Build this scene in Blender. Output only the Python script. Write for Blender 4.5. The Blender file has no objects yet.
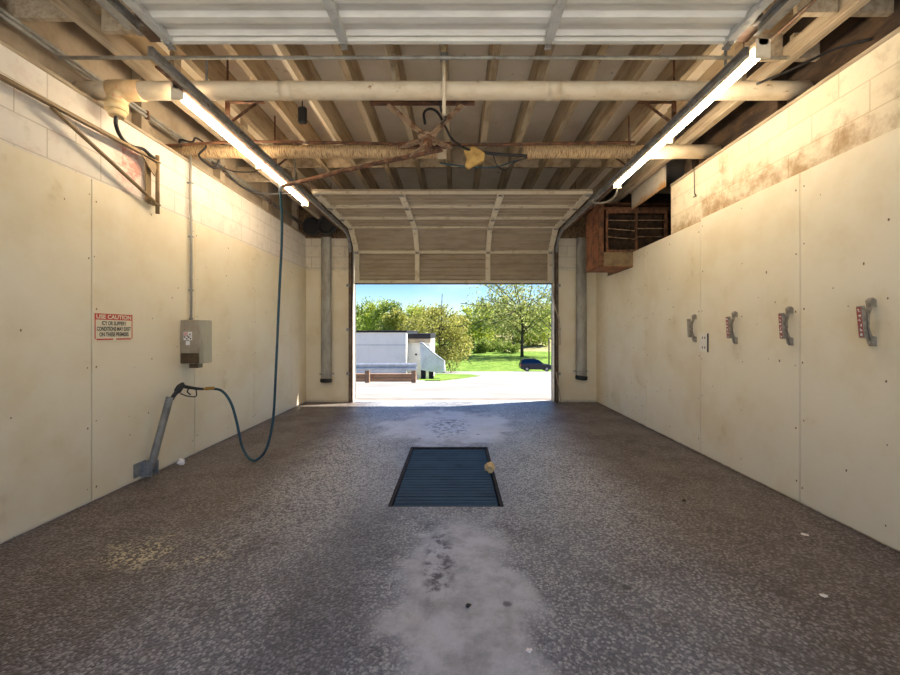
import bpy, math, random
from mathutils import Vector, Matrix, noise as mnoise
R = random.Random(7)
S = bpy.context.scene
COL = S.collection
PI = math.pi
HC = 1.28                      # camera height
VX, VY, FP = 456.0, 332.0, 400.0

def P(px, py, Y):
    """world point that the photograph shows at (px, py) at the distance Y"""
    return Vector(((px - VX) * Y / FP, Y, HC + (VY - py) * Y / FP))

def lin(c):
    c /= 255.0
    return c / 12.92 if c <= 0.04045 else ((c + 0.055) / 1.055) ** 2.4
def RGB(r, g, b): return (lin(r), lin(g), lin(b), 1.0)

# ------------------------------------------------------------------ materials
class NT:
    def __init__(s, name):
        s.m = bpy.data.materials.new(name); s.m.use_nodes = True
        s.n = s.m.node_tree.nodes; s.l = s.m.node_tree.links
        s.n.clear()
        s.out = s.n.new('ShaderNodeOutputMaterial')
        s.bs = s.n.new('ShaderNodeBsdfPrincipled')
        s.l.new(s.bs.outputs[0], s.out.inputs[0])
        s.tc = s.n.new('ShaderNodeTexCoord').outputs['Object']
    def new(s, t, **kw):
        n = s.n.new(t)
        for k, v in kw.items(): setattr(n, k, v)
        return n
    def set(s, sock, v):
        if isinstance(v, bpy.types.NodeSocket): s.l.new(v, sock)
        else: sock.default_value = v
    def noise(s, scale, detail=4, rough=.6, vec=None, dist=0):
        n = s.new('ShaderNodeTexNoise')
        s.l.new(vec or s.tc, n.inputs['Vector'])
        n.inputs['Scale'].default_value = scale; n.inputs['Detail'].default_value = detail
        n.inputs['Roughness'].default_value = rough; n.inputs['Distortion'].default_value = dist
        return n.outputs['Fac']
    def ramp(s, f, lo, hi, a=0.0, b=1.0):
        n = s.new('ShaderNodeMapRange'); n.interpolation_type = 'SMOOTHSTEP'
        s.set(n.inputs[0], f)
        for i, v in zip((1, 2, 3, 4), (lo, hi, a, b)): n.inputs[i].default_value = v
        return n.outputs[0]
    def mix(s, f, a, b, mode='MIX'):
        n = s.new('ShaderNodeMix', data_type='RGBA', blend_type=mode)
        s.set(n.inputs[0], f); s.set(n.inputs[6], a); s.set(n.inputs[7], b)
        return n.outputs[2]
    def math(s, op, a, b=0.0, c=0.0):
        n = s.new('ShaderNodeMath', operation=op)
        for i, v in enumerate((a, b, c)): s.set(n.inputs[i], v)
        return n.outputs[0]
    def sep(s, vec=None):
        n = s.new('ShaderNodeSeparateXYZ'); s.l.new(vec or s.tc, n.inputs[0]); return n.outputs
    def comb(s, x, y, z):
        n = s.new('ShaderNodeCombineXYZ')
        for i, v in enumerate((x, y, z)): s.set(n.inputs[i], v)
        return n.outputs[0]
    def scalev(s, v):
        n = s.new('ShaderNodeMapping'); s.l.new(s.tc, n.inputs[0]); n.inputs['Scale'].default_value = v
        return n.outputs[0]
    def bump(s, h, strength, dist=.01):
        n = s.new('ShaderNodeBump'); s.set(n.inputs['Height'], h)
        n.inputs['Strength'].default_value = strength; n.inputs['Distance'].default_value = dist
        s.l.new(n.outputs[0], s.bs.inputs['Normal'])
    def done(s, col, rough=.6, metal=0.0, spec=.5):
        s.set(s.bs.inputs['Base Color'], col); s.set(s.bs.inputs['Roughness'], rough)
        s.set(s.bs.inputs['Metallic'], metal); s.set(s.bs.inputs['Specular IOR Level'], spec)
        return s.m

def plain(name, c, rough=.6, metal=0, spec=.5):
    return NT(name).done(RGB(*c), rough, metal, spec)
def dirty(name, c1, c2, scale=6, lo=.4, hi=.65, rough=.6, metal=0, bump=.0, stretch=None, c3=None, s3=20, lo3=.6, hi3=.72, spec=.5):
    t = NT(name)
    v = t.scalev(stretch) if stretch else None
    f = t.noise(scale, 6, .65, v)
    c = t.mix(t.ramp(f, lo, hi), RGB(*c1), RGB(*c2))
    if c3: c = t.mix(t.ramp(t.noise(s3, 5, .6, v), lo3, hi3), c, RGB(*c3))
    if bump: t.bump(t.noise(scale * 4, 4), bump)
    return t.done(c, rough, metal, spec)
def emis(name, c, strength):
    t = NT(name); t.done(RGB(*c), .5)
    t.bs.inputs['Emission Color'].default_value = RGB(*c)
    t.bs.inputs['Emission Strength'].default_value = strength
    return t.m

M = {}
M['panel'] = dirty('wall_panel_cream', (229, 218, 191), (221, 206, 172), 1.6, .4, .68, .62, 0, .02, None, (206, 188, 148), 3.1, .62, .8)
M['rust_spot'] = plain('rust_spot', (120, 92, 62), .8)
M['rust'] = dirty('rusty_iron', (128, 86, 58), (80, 56, 40), 14, .4, .62, .85, .2, .3, None, (160, 130, 104), 9, .58, .72)
M['track_rusty'] = dirty('rusty_track_steel', (112, 98, 82), (84, 58, 40), 6, .4, .62, .6, .15, .05)
M['rust_pale'] = dirty('rusty_painted_iron', (164, 136, 106), (108, 70, 42), 12, .46, .62, .8, .1, .3, None, (80, 50, 34), 20, .6, .7)
M['rust_orange'] = dirty('rusted_sheet', (150, 96, 60), (102, 66, 42), 7, .4, .66, .8, .15, .15, None, (176, 126, 86), 12, .6, .75)
M['galv'] = dirty('galvanised_steel', (158, 159, 156), (122, 122, 118), 18, .35, .7, .42, .3, .03, None, (130, 100, 70), 7, .66, .8)
M['galv_dull'] = dirty('dull_galvanised_steel', (172, 168, 156), (140, 134, 120), 10, .35, .7, .5, .15, .04, (1, 1, .3), (112, 90, 64), 6, .6, .75)
M['track'] = dirty('track_steel', (150, 148, 142), (122, 114, 102), 9, .4, .65, .5, .15, .05, None, (104, 66, 40), 11, .58, .7)
M['door_sheet'] = dirty('door_sheet_grey', (214, 211, 200), (198, 195, 183), 3, .4, .7, .5, 0, 0, (1, 4, 4))
M['door_beige'] = dirty('door_sheet_beige', (156, 141, 117), (138, 121, 96), 2.5, .4, .7, .6, 0, 0, (1, 3, 3), (138, 116, 88), 3, .64, .85)
M['door_white'] = dirty('door_rail_white', (204, 192, 166), (170, 152, 122), 8, .5, .72, .55)
M['pvc'] = dirty('aged_white_pipe', (216, 199, 168), (202, 182, 148), 5, .42, .68, .6, 0, .03, (1, 2, 2), (140, 104, 68), 11, .64, .76)
M['wrap'] = dirty('peeling_pipe_wrap', (204, 176, 132), (128, 94, 58), 16, .42, .66, .9, 0, .25, (6, 1, 1))
M['pvc_yellow'] = dirty('yellowed_pipe_fitting', (222, 194, 142), (206, 164, 116), 7, .4, .7, .5, 0, 0, None, (206, 128, 100), 9, .62, .72)
M['wood_white'] = dirty('painted_joist', (186, 168, 138), (146, 124, 94), 3, .4, .68, .75, 0, .05, (3, .6, 3), (126, 100, 72), 8, .62, .78)
M['deck'] = dirty('painted_roof_deck', (242, 230, 206), (228, 212, 182), 2.2, .42, .7, .8, 0, .04, None, (140, 116, 88), 5, .64, .8)
M['wood_brown'] = dirty('weathered_beam', (140, 112, 80), (92, 68, 44), 4, .36, .66, .8, 0, .12, (6, .5, 6), (178, 150, 114), 7, .6, .75)
M['wood_tan'] = dirty('tan_beam', (178, 162, 136), (146, 126, 100), 4, .4, .68, .8, 0, .08, (6, .5, 6), (108, 80, 52), 7, .62, .75)
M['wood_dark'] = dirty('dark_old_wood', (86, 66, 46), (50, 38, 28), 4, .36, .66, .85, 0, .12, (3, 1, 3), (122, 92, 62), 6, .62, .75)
M['board'] = dirty('taupe_upper_board', (178, 162, 138), (152, 134, 110), 3, .4, .7, .8, 0, .03, None, (120, 98, 74), 6, .66, .8)
M['board_stained'] = dirty('white_board_rust_stain', (206, 196, 174), (190, 176, 150), 3, .4, .7, .7)
M['black'] = plain('black_rubber', (22, 22, 22), .45)
M['black_matte'] = plain('matt_black_plastic', (30, 30, 31), .6)
M['dark_cable'] = plain('dark_cable', (34, 30, 28), .55)
M['hose'] = dirty('teal_hose', (14, 68, 80), (10, 46, 56), 9, .4, .7, .35)
M['brass'] = plain('brass', (176, 138, 74), .35, .9)
M['steel_box'] = dirty('stainless_box', (168, 156, 134), (134, 122, 102), 8, .4, .7, .4, .12, .02, (1, 1, .3))
M['steel_brown'] = dirty('tarnished_box', (96, 82, 64), (66, 54, 42), 9, .4, .7, .4, .6, .02)
M['white'] = plain('white_paint', (232, 230, 224), .5)
M['outlet'] = plain('outlet_plate', (226, 218, 200), .45)
M['holder'] = dirty('holder_tube_steel', (142, 138, 128), (112, 108, 98), 12, .4, .7, .45, .15)
M['stile_grey'] = dirty('grey_door_stile', (186, 186, 180), (160, 158, 150), 14, .45, .7, .5, .1)
M['red'] = dirty('sign_red', (196, 62, 40), (176, 76, 54), 30, .45, .7, .5)
M['sign_cream'] = plain('sign_cream', (226, 214, 184), .5)
M['ink'] = plain('sign_ink', (38, 34, 30), .6)
M['clamp'] = dirty('clamp_metal', (152, 142, 124), (116, 106, 90), 30, .4, .68, .5, .1)
M['clamp_red'] = dirty('clamp_red_sticker', (158, 74, 56), (148, 104, 86), 40, .42, .65, .55)
M['foam'] = dirty('yellow_foam', (214, 176, 104), (188, 146, 80), 14, .4, .7, .9, 0, .3)
M['lamp'] = emis('lamp_tube', (255, 235, 205), 24)
M['lamp_body'] = dirty('lamp_housing', (214, 200, 174), (176, 152, 118), 6, .45, .7, .5)
M['olive_metal'] = dirty('olive_painted_metal', (134, 112, 78), (106, 86, 58), 8, .4, .7, .55, .2)
M['leaf_tan'] = plain('dry_leaf', (206, 178, 128), .8)
M['paper'] = plain('crumpled_paper', (236, 232, 224), .8)

def block_material(name, ax, c1, c2, cm, stain=None, band=None, chalk=None):
    t = NT(name); x, y, z = t.sep()
    b = t.new('ShaderNodeTexBrick')
    t.l.new(t.comb(x if ax == 'x' else y, t.math('ADD', z, -.05), 0.0), b.inputs['Vector'])
    b.inputs['Scale'].default_value = 1; b.inputs['Brick Width'].default_value = .406; b.inputs['Row Height'].default_value = .2
    b.inputs['Mortar Size'].default_value = .005; b.inputs['Mortar Smooth'].default_value = .4
    b.inputs['Color1'].default_value = RGB(*c1); b.inputs['Color2'].default_value = RGB(*c2); b.inputs['Mortar'].default_value = RGB(*cm)
    c = b.outputs['Color']
    c = t.mix(t.ramp(t.noise(9, 6, .7), .5, .75, 0, .6), c, RGB(*cm))
    if stain:
        n = t.noise(4.2, 7, .7, None, .15)
        if band:
            g = t.ramp(z, band[0], band[1], 1, 0)
            n = t.math('ADD', n, t.math('MULTIPLY', g, .2))
        c = t.mix(t.ramp(n, .5, .82, 0, .85), c, RGB(*stain))
    if chalk:
        dy = t.math('DIVIDE', t.math('SUBTRACT', y, chalk[0]), .22); dz = t.math('DIVIDE', t.math('SUBTRACT', z, chalk[1]), .34)
        d = t.math('SQRT', t.math('ADD', t.math('MULTIPLY', dy, dy), t.math('MULTIPLY', dz, dz)))
        k = t.math('MULTIPLY', t.ramp(t.math('ADD', d, t.math('MULTIPLY', t.noise(7, 6, .7), .9)), .7, 1.4, 1, 0), t.ramp(t.noise(11, 5, .7), .4, .6, .15, .75))
        c = t.mix(k, c, RGB(206, 118, 104))
    t.bump(t.math('SUBTRACT', t.noise(50, 4), t.math('MULTIPLY', b.outputs['Fac'], 1.5)), .25, .006)
    return t.done(c, .8)
M['block_left'] = block_material('painted_block_left', 'y', (228, 220, 206), (222, 213, 197), (196, 184, 164), (204, 176, 158), None, (.06, 2.68))
M['block_right'] = block_material('painted_block_right', 'y', (224, 211, 182), (218, 203, 171), (199, 182, 148), (150, 112, 66), (2.46, 2.8))
M['block_back'] = block_material('painted_block_back', 'x', (222, 212, 190), (214, 202, 178), (176, 160, 134))
M['red_chalk'] = None

def floor_material():
    t = NT('exposed_aggregate_floor'); x, y, z = t.sep()
    v = t.new('ShaderNodeTexVoronoi'); v.inputs['Scale'].default_value = 84; t.l.new(t.tc, v.inputs['Vector'])
    cell = t.sep(v.outputs['Color'])[0]
    v2 = t.new('ShaderNodeTexVoronoi'); v2.inputs['Scale'].default_value = 27; t.l.new(t.tc, v2.inputs['Vector'])
    cell2 = t.sep(v2.outputs['Color'])[1]
    big = t.noise(.9, 5, .6, None, .4)
    mid = t.noise(3.5, 6, .65)
    # pebbles: dark to pale stones in a dark matrix
    peb = t.mix(t.ramp(cell, .15, 1.05), RGB(56, 52, 50), RGB(196, 191, 186))
    peb = t.mix(t.ramp(t.sep(v.outputs['Color'])[2], .86, .92, 0, .8), peb, RGB(206, 202, 198))
    peb = t.mix(t.ramp(t.sep(v.outputs['Color'])[1], .8, .86, 0, .7), peb, RGB(70, 62, 58))
    peb = t.mix(t.ramp(v.outputs['Distance'], .45, .75, 0, .8), peb, RGB(66, 63, 62))
    # reflected sky painted as blue grey along the middle, brown along the walls
    side = t.ramp(t.math('ADD', t.math('ABSOLUTE', t.math('ADD', x, .05)), t.math('MULTIPLY', big, 1.2)), 1.3, 2.6)
    peb = t.mix(t.math('MULTIPLY', t.math('SUBTRACT', 1.0, side), .40), peb, RGB(140, 146, 154))
    peb = t.mix(t.ramp(mid, .48, .72, 0, .6), peb, RGB(60, 54, 50))
    peb = t.mix(t.math('MULTIPLY', side, .6), peb, RGB(82, 64, 52))
    ln = t.math('MULTIPLY', t.ramp(t.math('ABSOLUTE', t.math('SUBTRACT', t.math('ABSOLUTE', t.math('ADD', x, .08)), .95)), .15, .75, 1, 0), t.ramp(y, 2.0, 3.6))
    peb = t.mix(t.math('MULTIPLY', t.math('MULTIPLY', ln, t.ramp(cell, .25, .8)), .6), peb, RGB(206, 210, 214))
    # smooth grey silt before and behind the grate
    def patch(cx, cy, rx, ry):
        dx = t.math('DIVIDE', t.math('SUBTRACT', x, cx), rx); dy = t.math('DIVIDE', t.math('SUBTRACT', y, cy), ry)
        d = t.math('SQRT', t.math('ADD', t.math('MULTIPLY', dx, dx), t.math('MULTIPLY', dy, dy)))
        return t.math('ADD', d, t.math('MULTIPLY', t.math('SUBTRACT', t.noise(2.6, 5, .6, None, .5), .5), 1.5))
    p = t.math('MAXIMUM', t.ramp(patch(.02, 2.0, .42, .95), .6, 1.05, 1, 0), t.ramp(patch(-.1, 5.5, .9, 1.0), .7, 1.15, 1, 0))
    silt = t.mix(t.ramp(t.noise(5, 6, .7), .35, .7), RGB(196, 199, 202), RGB(150, 151, 152))
    silt = t.mix(t.ramp(y, 4.4, 5.0, 0, .6), silt, RGB(226, 226, 224))
    c = t.mix(t.math('MULTIPLY', p, .9), peb, silt)
    # dark wet dirt inside the silt
    q = t.math('MAXIMUM', t.ramp(patch(-.12, 5.45, .36, .75), .5, 1.1, 1, 0), t.ramp(patch(-.1, 2.3, .1, .45), .3, 1.2, 1, 0))
    d = t.math('MULTIPLY', q, t.ramp(t.noise(13, 5, .7), .46, .6))
    c = t.mix(t.math('MULTIPLY', d, .85), c, RGB(52, 46, 42))
    # damp darker lane left of the near silt, oil by the right wall
    lane = t.ramp(patch(-.62, 2.1, .28, 1.3), .4, 1.2, 1, 0)
    c = t.mix(t.math('MULTIPLY', lane, .45), c, RGB(62, 62, 66))
    oil = t.math('MULTIPLY', t.ramp(patch(2.1, 4.5, .32, .75), .4, 1.2, 1, 0), t.ramp(t.noise(9, 5, .7), .45, .6))
    c = t.mix(t.math('MULTIPLY', oil, .7), c, RGB(46, 40, 36))
    # pale chips by the left wall
    chips = t.math('MULTIPLY', t.ramp(patch(-1.75, 2.35, .5, .22), .5, 1.1, 1, 0), t.math('MULTIPLY', t.ramp(cell, .6, .7), t.ramp(mid, .42, .56)))
    c = t.mix(chips, c, RGB(206, 194, 158))
    spot = t.new('ShaderNodeTexVoronoi'); spot.inputs['Scale'].default_value = 3.1; t.l.new(t.tc, spot.inputs['Vector'])
    sp = t.math('MULTIPLY', t.ramp(t.math('ADD', spot.outputs['Distance'], t.math('MULTIPLY', t.noise(30, 3), .05)), .07, .12, 1, 0), t.ramp(t.sep(spot.outputs['Color'])[0], .55, .6))
    c = t.mix(t.math('MULTIPLY', sp, .75), c, RGB(44, 40, 38))
    h = t.math('MULTIPLY', t.math('SUBTRACT', 1.0, v.outputs['Distance']), t.math('SUBTRACT', 1.0, t.math('MULTIPLY', p, .85)))
    t.bump(t.math('ADD', h, t.math('MULTIPLY', mid, .5)), .8, .008)
    return t.done(c, t.ramp(t.noise(2.2, 5), .35, .7, .28, .5), 0, .6)
M['floor'] = floor_material()

M['concrete_out'] = dirty('sunlit_concrete', (206, 202, 194), (186, 180, 170), .6, .4, .7, .85, 0, .1, None, (150, 140, 126), 2.5, .66, .82)
t_ = NT('driveway_concrete'); x_, y_, z_ = t_.sep()
c_ = t_.mix(t_.ramp(t_.noise(.6, 6), .4, .7), RGB(137, 133, 127), RGB(121, 118, 112))
c_ = t_.mix(t_.ramp(t_.noise(2.4, 6, .7, t_.scalev((.4, 1.6, 1))), .56, .74, 0, .7), c_, RGB(97, 90, 80))
g_ = t_.math('ADD', t_.math('ABSOLUTE', t_.math('SUBTRACT', y_, 8.0)), t_.math('MULTIPLY', t_.noise(1.2, 6, .7), .9))
c_ = t_.mix(t_.ramp(g_, .4, .85, .75, 0), c_, RGB(83, 69, 57))
M['drive'] = t_.done(c_, .85)
M['apron'] = dirty('bounce_pale_concrete', (226, 223, 216), (214, 210, 202), .6, .4, .7, .85)  # unseen apron made extra pale to bounce more daylight up to the ceiling
M['grass'] = dirty('meadow_grass', (102, 127, 50), (76, 106, 34), .5, .42, .6, .9, 0, 0, None, (130, 147, 73), 1.8, .5, .66, .1)
M['grass_dry'] = dirty('dry_slope_grass', (146, 137, 100), (121, 120, 78), .2, .4, .7, .9, 0, 0, None, None, 1, 0, 1, .1)
M['white_wall'] = dirty('white_block_building', (232, 227, 217), (224, 219, 208), 1.5, .4, .7, .6)
M['white_sheet'] = dirty('white_ramp_sheet', (226, 226, 226), (206, 206, 206), 2, .4, .7, .5)
M['roof_black'] = plain('black_roof_edge', (26, 22, 24), .7)
M['timber'] = dirty('brown_timber_kerb', (142, 112, 88), (110, 84, 64), 2, .4, .7, .85, 0, .1, (.6, 4, 4))
M['bark'] = dirty('tree_bark', (74, 62, 50), (48, 40, 32), 3, .4, .7, .9)
M['car_paint'] = plain('dark_blue_car_paint', (22, 28, 44), .25, .2)
M['car_glass'] = plain('tinted_car_glass', (16, 24, 32), .08, 0, .8)
M['tyre'] = plain('tyre_rubber', (20, 20, 20), .8)
M['alloy'] = plain('wheel_alloy', (150, 150, 152), .35, .8)
M['lamp_red'] = plain('tail_lamp_red', (140, 20, 18), .3)
M['lamp_clear'] = plain('head_lamp_clear', (210, 214, 220), .15)
M['guard'] = dirty('guard_rail_steel', (178, 184, 190), (150, 156, 162), 4, .4, .7, .4, .2)
M['sky_tint_bar'] = dirty('grate_bar_sky_tint', (46, 72, 92), (36, 56, 72), 3, .35, .7, .6, .0, .05, None, (20, 30, 38), 6, .6, .76)  # blue of the sky reflected in the bars, put into their colour
M['grate_edge'] = dirty('dark_grate_edge', (58, 52, 46), (34, 30, 28), 12, .4, .7, .7, .3)
M['pit'] = plain('dark_pit', (18, 18, 18), .9)
def leaf_material(name, cols):
    t = NT(name)
    g = t.new('ShaderNodeNewGeometry')
    cr = t.new('ShaderNodeValToRGB'); t.l.new(g.outputs['Random Per Island'], cr.inputs[0])
    els = cr.color_ramp.elements
    while len(els) < len(cols): els.new(.5)
    for i, c in enumerate(cols): els[i].position = i / (len(cols) - 1); els[i].color = RGB(*c)
    t.done(cr.outputs[0], .6, 0, .3)
    tr = t.new('ShaderNodeBsdfTranslucent'); t.l.new(cr.outputs[0], tr.inputs[0])
    ms = t.new('ShaderNodeMixShader'); ms.inputs[0].default_value = .45
    t.l.new(t.bs.outputs[0], ms.inputs[1]); t.l.new(tr.outputs[0], ms.inputs[2]); t.l.new(ms.outputs[0], t.out.inputs[0])
    return t.m
M['leaf_green'] = leaf_material('leaves_green', [(95, 116, 49), (129, 145, 62), (160, 171, 83)])
M['leaf_lime'] = leaf_material('leaves_lime', [(133, 158, 50), (176, 187, 73), (202, 202, 102)])
M['leaf_olive'] = leaf_material('leaves_olive', [(122, 129, 49), (158, 156, 72), (187, 181, 102)])
M['leaf_spring'] = leaf_material('leaves_spring', [(125, 137, 68), (158, 163, 93), (191, 189, 124)])

# ------------------------------------------------------------------ mesh builder
class MB:
    def __init__(s): s.v = []; s.f = []; s.mi = []; s.sm = []
    def add(s, vs, fs, mi=0, smooth=False):
        o = len(s.v); s.v += [Vector(v) for v in vs]
        for f in fs: s.f.append([i + o for i in f]); s.mi.append(mi); s.sm.append(smooth)
        return s
    def box(s, x0, x1, y0, y1, z0, z1, mi=0, mat=None):
        vs = [Vector((x, y, z)) for z in (z0, z1) for y in (y0, y1) for x in (x0, x1)]
        if mat: vs = [mat @ v for v in vs]
        return s.add(vs, [(0, 2, 3, 1), (4, 5, 7, 6), (0, 1, 5, 4), (2, 6, 7, 3), (0, 4, 6, 2), (1, 3, 7, 5)], mi)
    def bbox(s, x0, x1, y0, y1, z0, z1, b=.004, mi=0, mat=None):
        """box with chamfered edges: octagon outline in each of the three directions"""
        vs = []; idx = {}
        def vid(p):
            k = tuple(round(q, 6) for q in p)
            if k not in idx: idx[k] = len(vs); vs.append(Vector(p))
            return idx[k]
        lo = (x0, y0, z0); hi = (x1, y1, z1); fs = []
        def pt(sx, sy, sz, full):
            sgn = (sx, sy, sz); p = []
            for a in range(3):
                val = hi[a] if sgn[a] > 0 else lo[a]
                if a != full: val -= sgn[a] * b
                p.append(val)
            return vid(p)
        for a in range(3):
            u, w = (a + 1) % 3, (a + 2) % 3
            for sg in (-1, 1):
                q = []
                for (su, sw) in ((-1, -1), (1, -1), (1, 1), (-1, 1)):
                    t = [0, 0, 0]; t[a] = sg; t[u] = su; t[w] = sw
                    q.append(pt(*t, a))
                fs.append(q if sg > 0 else q[::-1])
        for a in range(3):
            u, w = (a + 1) % 3, (a + 2) % 3
            for su in (-1, 1):
                for sw in (-1, 1):
                    q = []
                    for (sa, full) in ((-1, u), (1, u), (1, w), (-1, w)):
                        t = [0, 0, 0]; t[a] = sa; t[u] = su; t[w] = sw
                        q.append(pt(*t, full))
                    fs.append(q if su * sw > 0 else q[::-1])
        for sx in (-1, 1):
            for sy in (-1, 1):
                for sz in (-1, 1):
                    q = [pt(sx, sy, sz, 0), pt(sx, sy, sz, 1), pt(sx, sy, sz, 2)]
                    fs.append(q if sx * sy * sz > 0 else q[::-1])
        if mat: vs = [mat @ v for v in vs]
        return s.add(vs, fs, mi)
    def bar(s, a, b, w, h, up=(0, 0, 1), mi=0, b_=0.0):
        """rectangular bar from a to b: w across, h along up"""
        a, b = Vector(a), Vector(b); d = b - a; L = d.length; d.normalize()
        u = Vector(up)
        if abs(u.dot(d)) > .98: u = Vector((1, 0, 0))
        r = d.cross(u).normalized(); u = r.cross(d).normalized()
        m = Matrix(((r.x, d.x, u.x, a.x), (r.y, d.y, u.y, a.y), (r.z, d.z, u.z, a.z), (0, 0, 0, 1)))
        if b_: return s.bbox(-w / 2, w / 2, 0, L, -h / 2, h / 2, b_, mi, m)
        return s.box(-w / 2, w / 2, 0, L, -h / 2, h / 2, mi, m)
    def angle(s, a, b, w, t=.006, up=(0, 0, 1), mi=0, flip=1):
        """L-section iron: a horizontal and a vertical leg"""
        a, b = Vector(a), Vector(b); d = (b - a).normalized(); u = Vector(up)
        if abs(u.dot(d)) > .98: u = Vector((1, 0, 0))
        r = d.cross(u).normalized() * flip; u = r.cross(d).normalized() * flip
        s.bar(a, b, w, t, u, mi)
        return s.bar(a + r * (w / 2 - t / 2) + u * (w / 2), b + r * (w / 2 - t / 2) + u * (w / 2), t, w, u, mi)
    def tube(s, pts, r, n=10, mi=0, caps=True, smooth=True):
        pts = [Vector(p) for p in pts]
        rr = r if isinstance(r, (list, tuple)) else [r] * len(pts)
        t = [(pts[min(i + 1, len(pts) - 1)] - pts[max(i - 1, 0)]).normalized() for i in range(len(pts))]
        nrm = t[0].orthogonal().normalized(); vs = []
        for i, p in enumerate(pts):
            if i:
                ax = t[i - 1].cross(t[i])
                if ax.length > 1e-7: nrm = Matrix.Rotation(t[i - 1].angle(t[i]), 3, ax.normalized()) @ nrm
            bn = t[i].cross(nrm).normalized()
            for k in range(n):
                a = 2 * PI * k / n
                vs.append(p + (nrm * math.cos(a) + bn * math.sin(a)) * rr[i])
        fs = [(i * n + k, i * n + (k + 1) % n, (i + 1) * n + (k + 1) % n, (i + 1) * n + k) for i in range(len(pts) - 1) for k in range(n)]
        o = len(s.v); s.add(vs, fs, mi, smooth)
        if caps:
            for base, rev in ((0, True), ((len(pts) - 1) * n, False)):
                q = [o + base + k for k in range(n)]
                s.f.append(q[::-1] if rev else q); s.mi.append(mi); s.sm.append(False)
        return s
    def prism(s, poly, axis, a0, a1, mi=0):
        """polygon (two coordinates) swept along axis x, y or z"""
        def p(u, w, c): return {'x': (c, u, w), 'y': (u, c, w), 'z': (u, w, c)}[axis]
        n = len(poly)
        vs = [p(u, w, a0) for u, w in poly] + [p(u, w, a1) for u, w in poly]
        fs = [list(range(n))[::-1], list(range(n, 2 * n))] + [(i, (i + 1) % n, n + (i + 1) % n, n + i) for i in range(n)]
        return s.add(vs, fs, mi)
    def xf(s, m):
        s.v = [m @ v for v in s.v]; return s
    def build(s, name, mats, parent=None, fix=True):
        me = bpy.data.meshes.new(name)
        o = Vector((0, 0, 0))
        q = parent
        while q is not None: o = o + Vector(q.location); q = q.parent
        me.from_pydata([tuple(v - o) for v in s.v], [], s.f)
        for m in (mats if isinstance(mats, (list, tuple)) else [mats]): me.materials.append(m)
        me.polygons.foreach_set('material_index', s.mi); me.polygons.foreach_set('use_smooth', s.sm)
        if fix and len(s.f) < 60000:
            import bmesh
            bm = bmesh.new(); bm.from_mesh(me); bmesh.ops.recalc_face_normals(bm, faces=bm.faces); bm.to_mesh(me); bm.free()
        me.update()
        ob = bpy.data.objects.new(name, me); COL.objects.link(ob)
        if parent is not None: ob.parent = parent
        return ob

def smooth_path(pts, k=8):
    pts = [Vector(p) for p in pts]; q = [pts[0] * 2 - pts[1]] + pts + [pts[-1] * 2 - pts[-2]]; out = []
    for i in range(1, len(q) - 2):
        for j in range(k):
            t = j / k
            out.append(.5 * ((2 * q[i]) + (q[i + 1] - q[i - 1]) * t + (2 * q[i - 1] - 5 * q[i] + 4 * q[i + 1] - q[i + 2]) * t * t
                             + (-q[i - 1] + 3 * q[i] - 3 * q[i + 1] + q[i + 2]) * t ** 3))
    return out + [pts[-1]]

def tag(o, label, cat, group=None, kind=None):
    o['label'] = label; o['category'] = cat
    if group: o['group'] = group
    if kind: o['kind'] = kind
    return o
def thing(name, loc, label, cat, group=None):
    o = bpy.data.objects.new(name, None); COL.objects.link(o); o.location = loc; o.empty_display_size = .1
    return tag(o, label, cat, group)
def struct(o, label, cat):
    return tag(o, label, cat, None, 'structure')
def sroot(name, loc, label, cat):
    o = thing(name, loc, label, cat); o['kind'] = 'structure'; return o
def copy_tree(o, parent=None):
    c = o.copy(); COL.objects.link(c)
    if parent is not None: c.parent = parent
    for ch in list(o.children): copy_tree(ch, c)
    return c
def bevel(o, w=.004, seg=2):
    m = o.modifiers.new('bevel', 'BEVEL'); m.width = w; m.segments = seg; m.limit_method = 'ANGLE'; return o

# ------------------------------------------------------------------ the bay: dimensions
XL, XR, YB, YF = -2.75, 2.575, 7.31, -0.25
ZW, ZD = 3.05, 3.81            # wall top, underside of the roof deck
OL, OR = -1.88, 1.79           # door opening
PT = .014                      # panel thickness

# floor with the pit left open
GX0, GX1, GY0, GY1 = -.50, .35, 2.93, 4.45
m = MB()
for (x0, x1, y0, y1) in ((XL - .2, GX0, YF, YB + .19), (GX1, 4.6, YF, YB + .19), (GX0, GX1, YF, GY0), (GX0, GX1, GY1, YB + .19)):
    m.add([(x0, y0, 0), (x1, y0, 0), (x1, y1, 0), (x0, y1, 0)], [(0, 1, 2, 3)])
struct(m.build('floor', M['floor'], None, False), 'grey brown exposed aggregate floor of the wash bay', 'floor')
m = MB(); d = -.28
m.add([(GX0, GY0, 0), (GX1, GY0, 0), (GX1, GY1, 0), (GX0, GY1, 0), (GX0, GY0, d), (GX1, GY0, d), (GX1, GY1, d), (GX0, GY1, d)],
      [(0, 4, 5, 1), (1, 5, 6, 2), (2, 6, 7, 3), (3, 7, 4, 0), (4, 7, 6, 5)])
struct(m.build('trim_6', M['pit'], None, False), 'dark drain pit under the sky tinted grate', 'drain pit')

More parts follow.
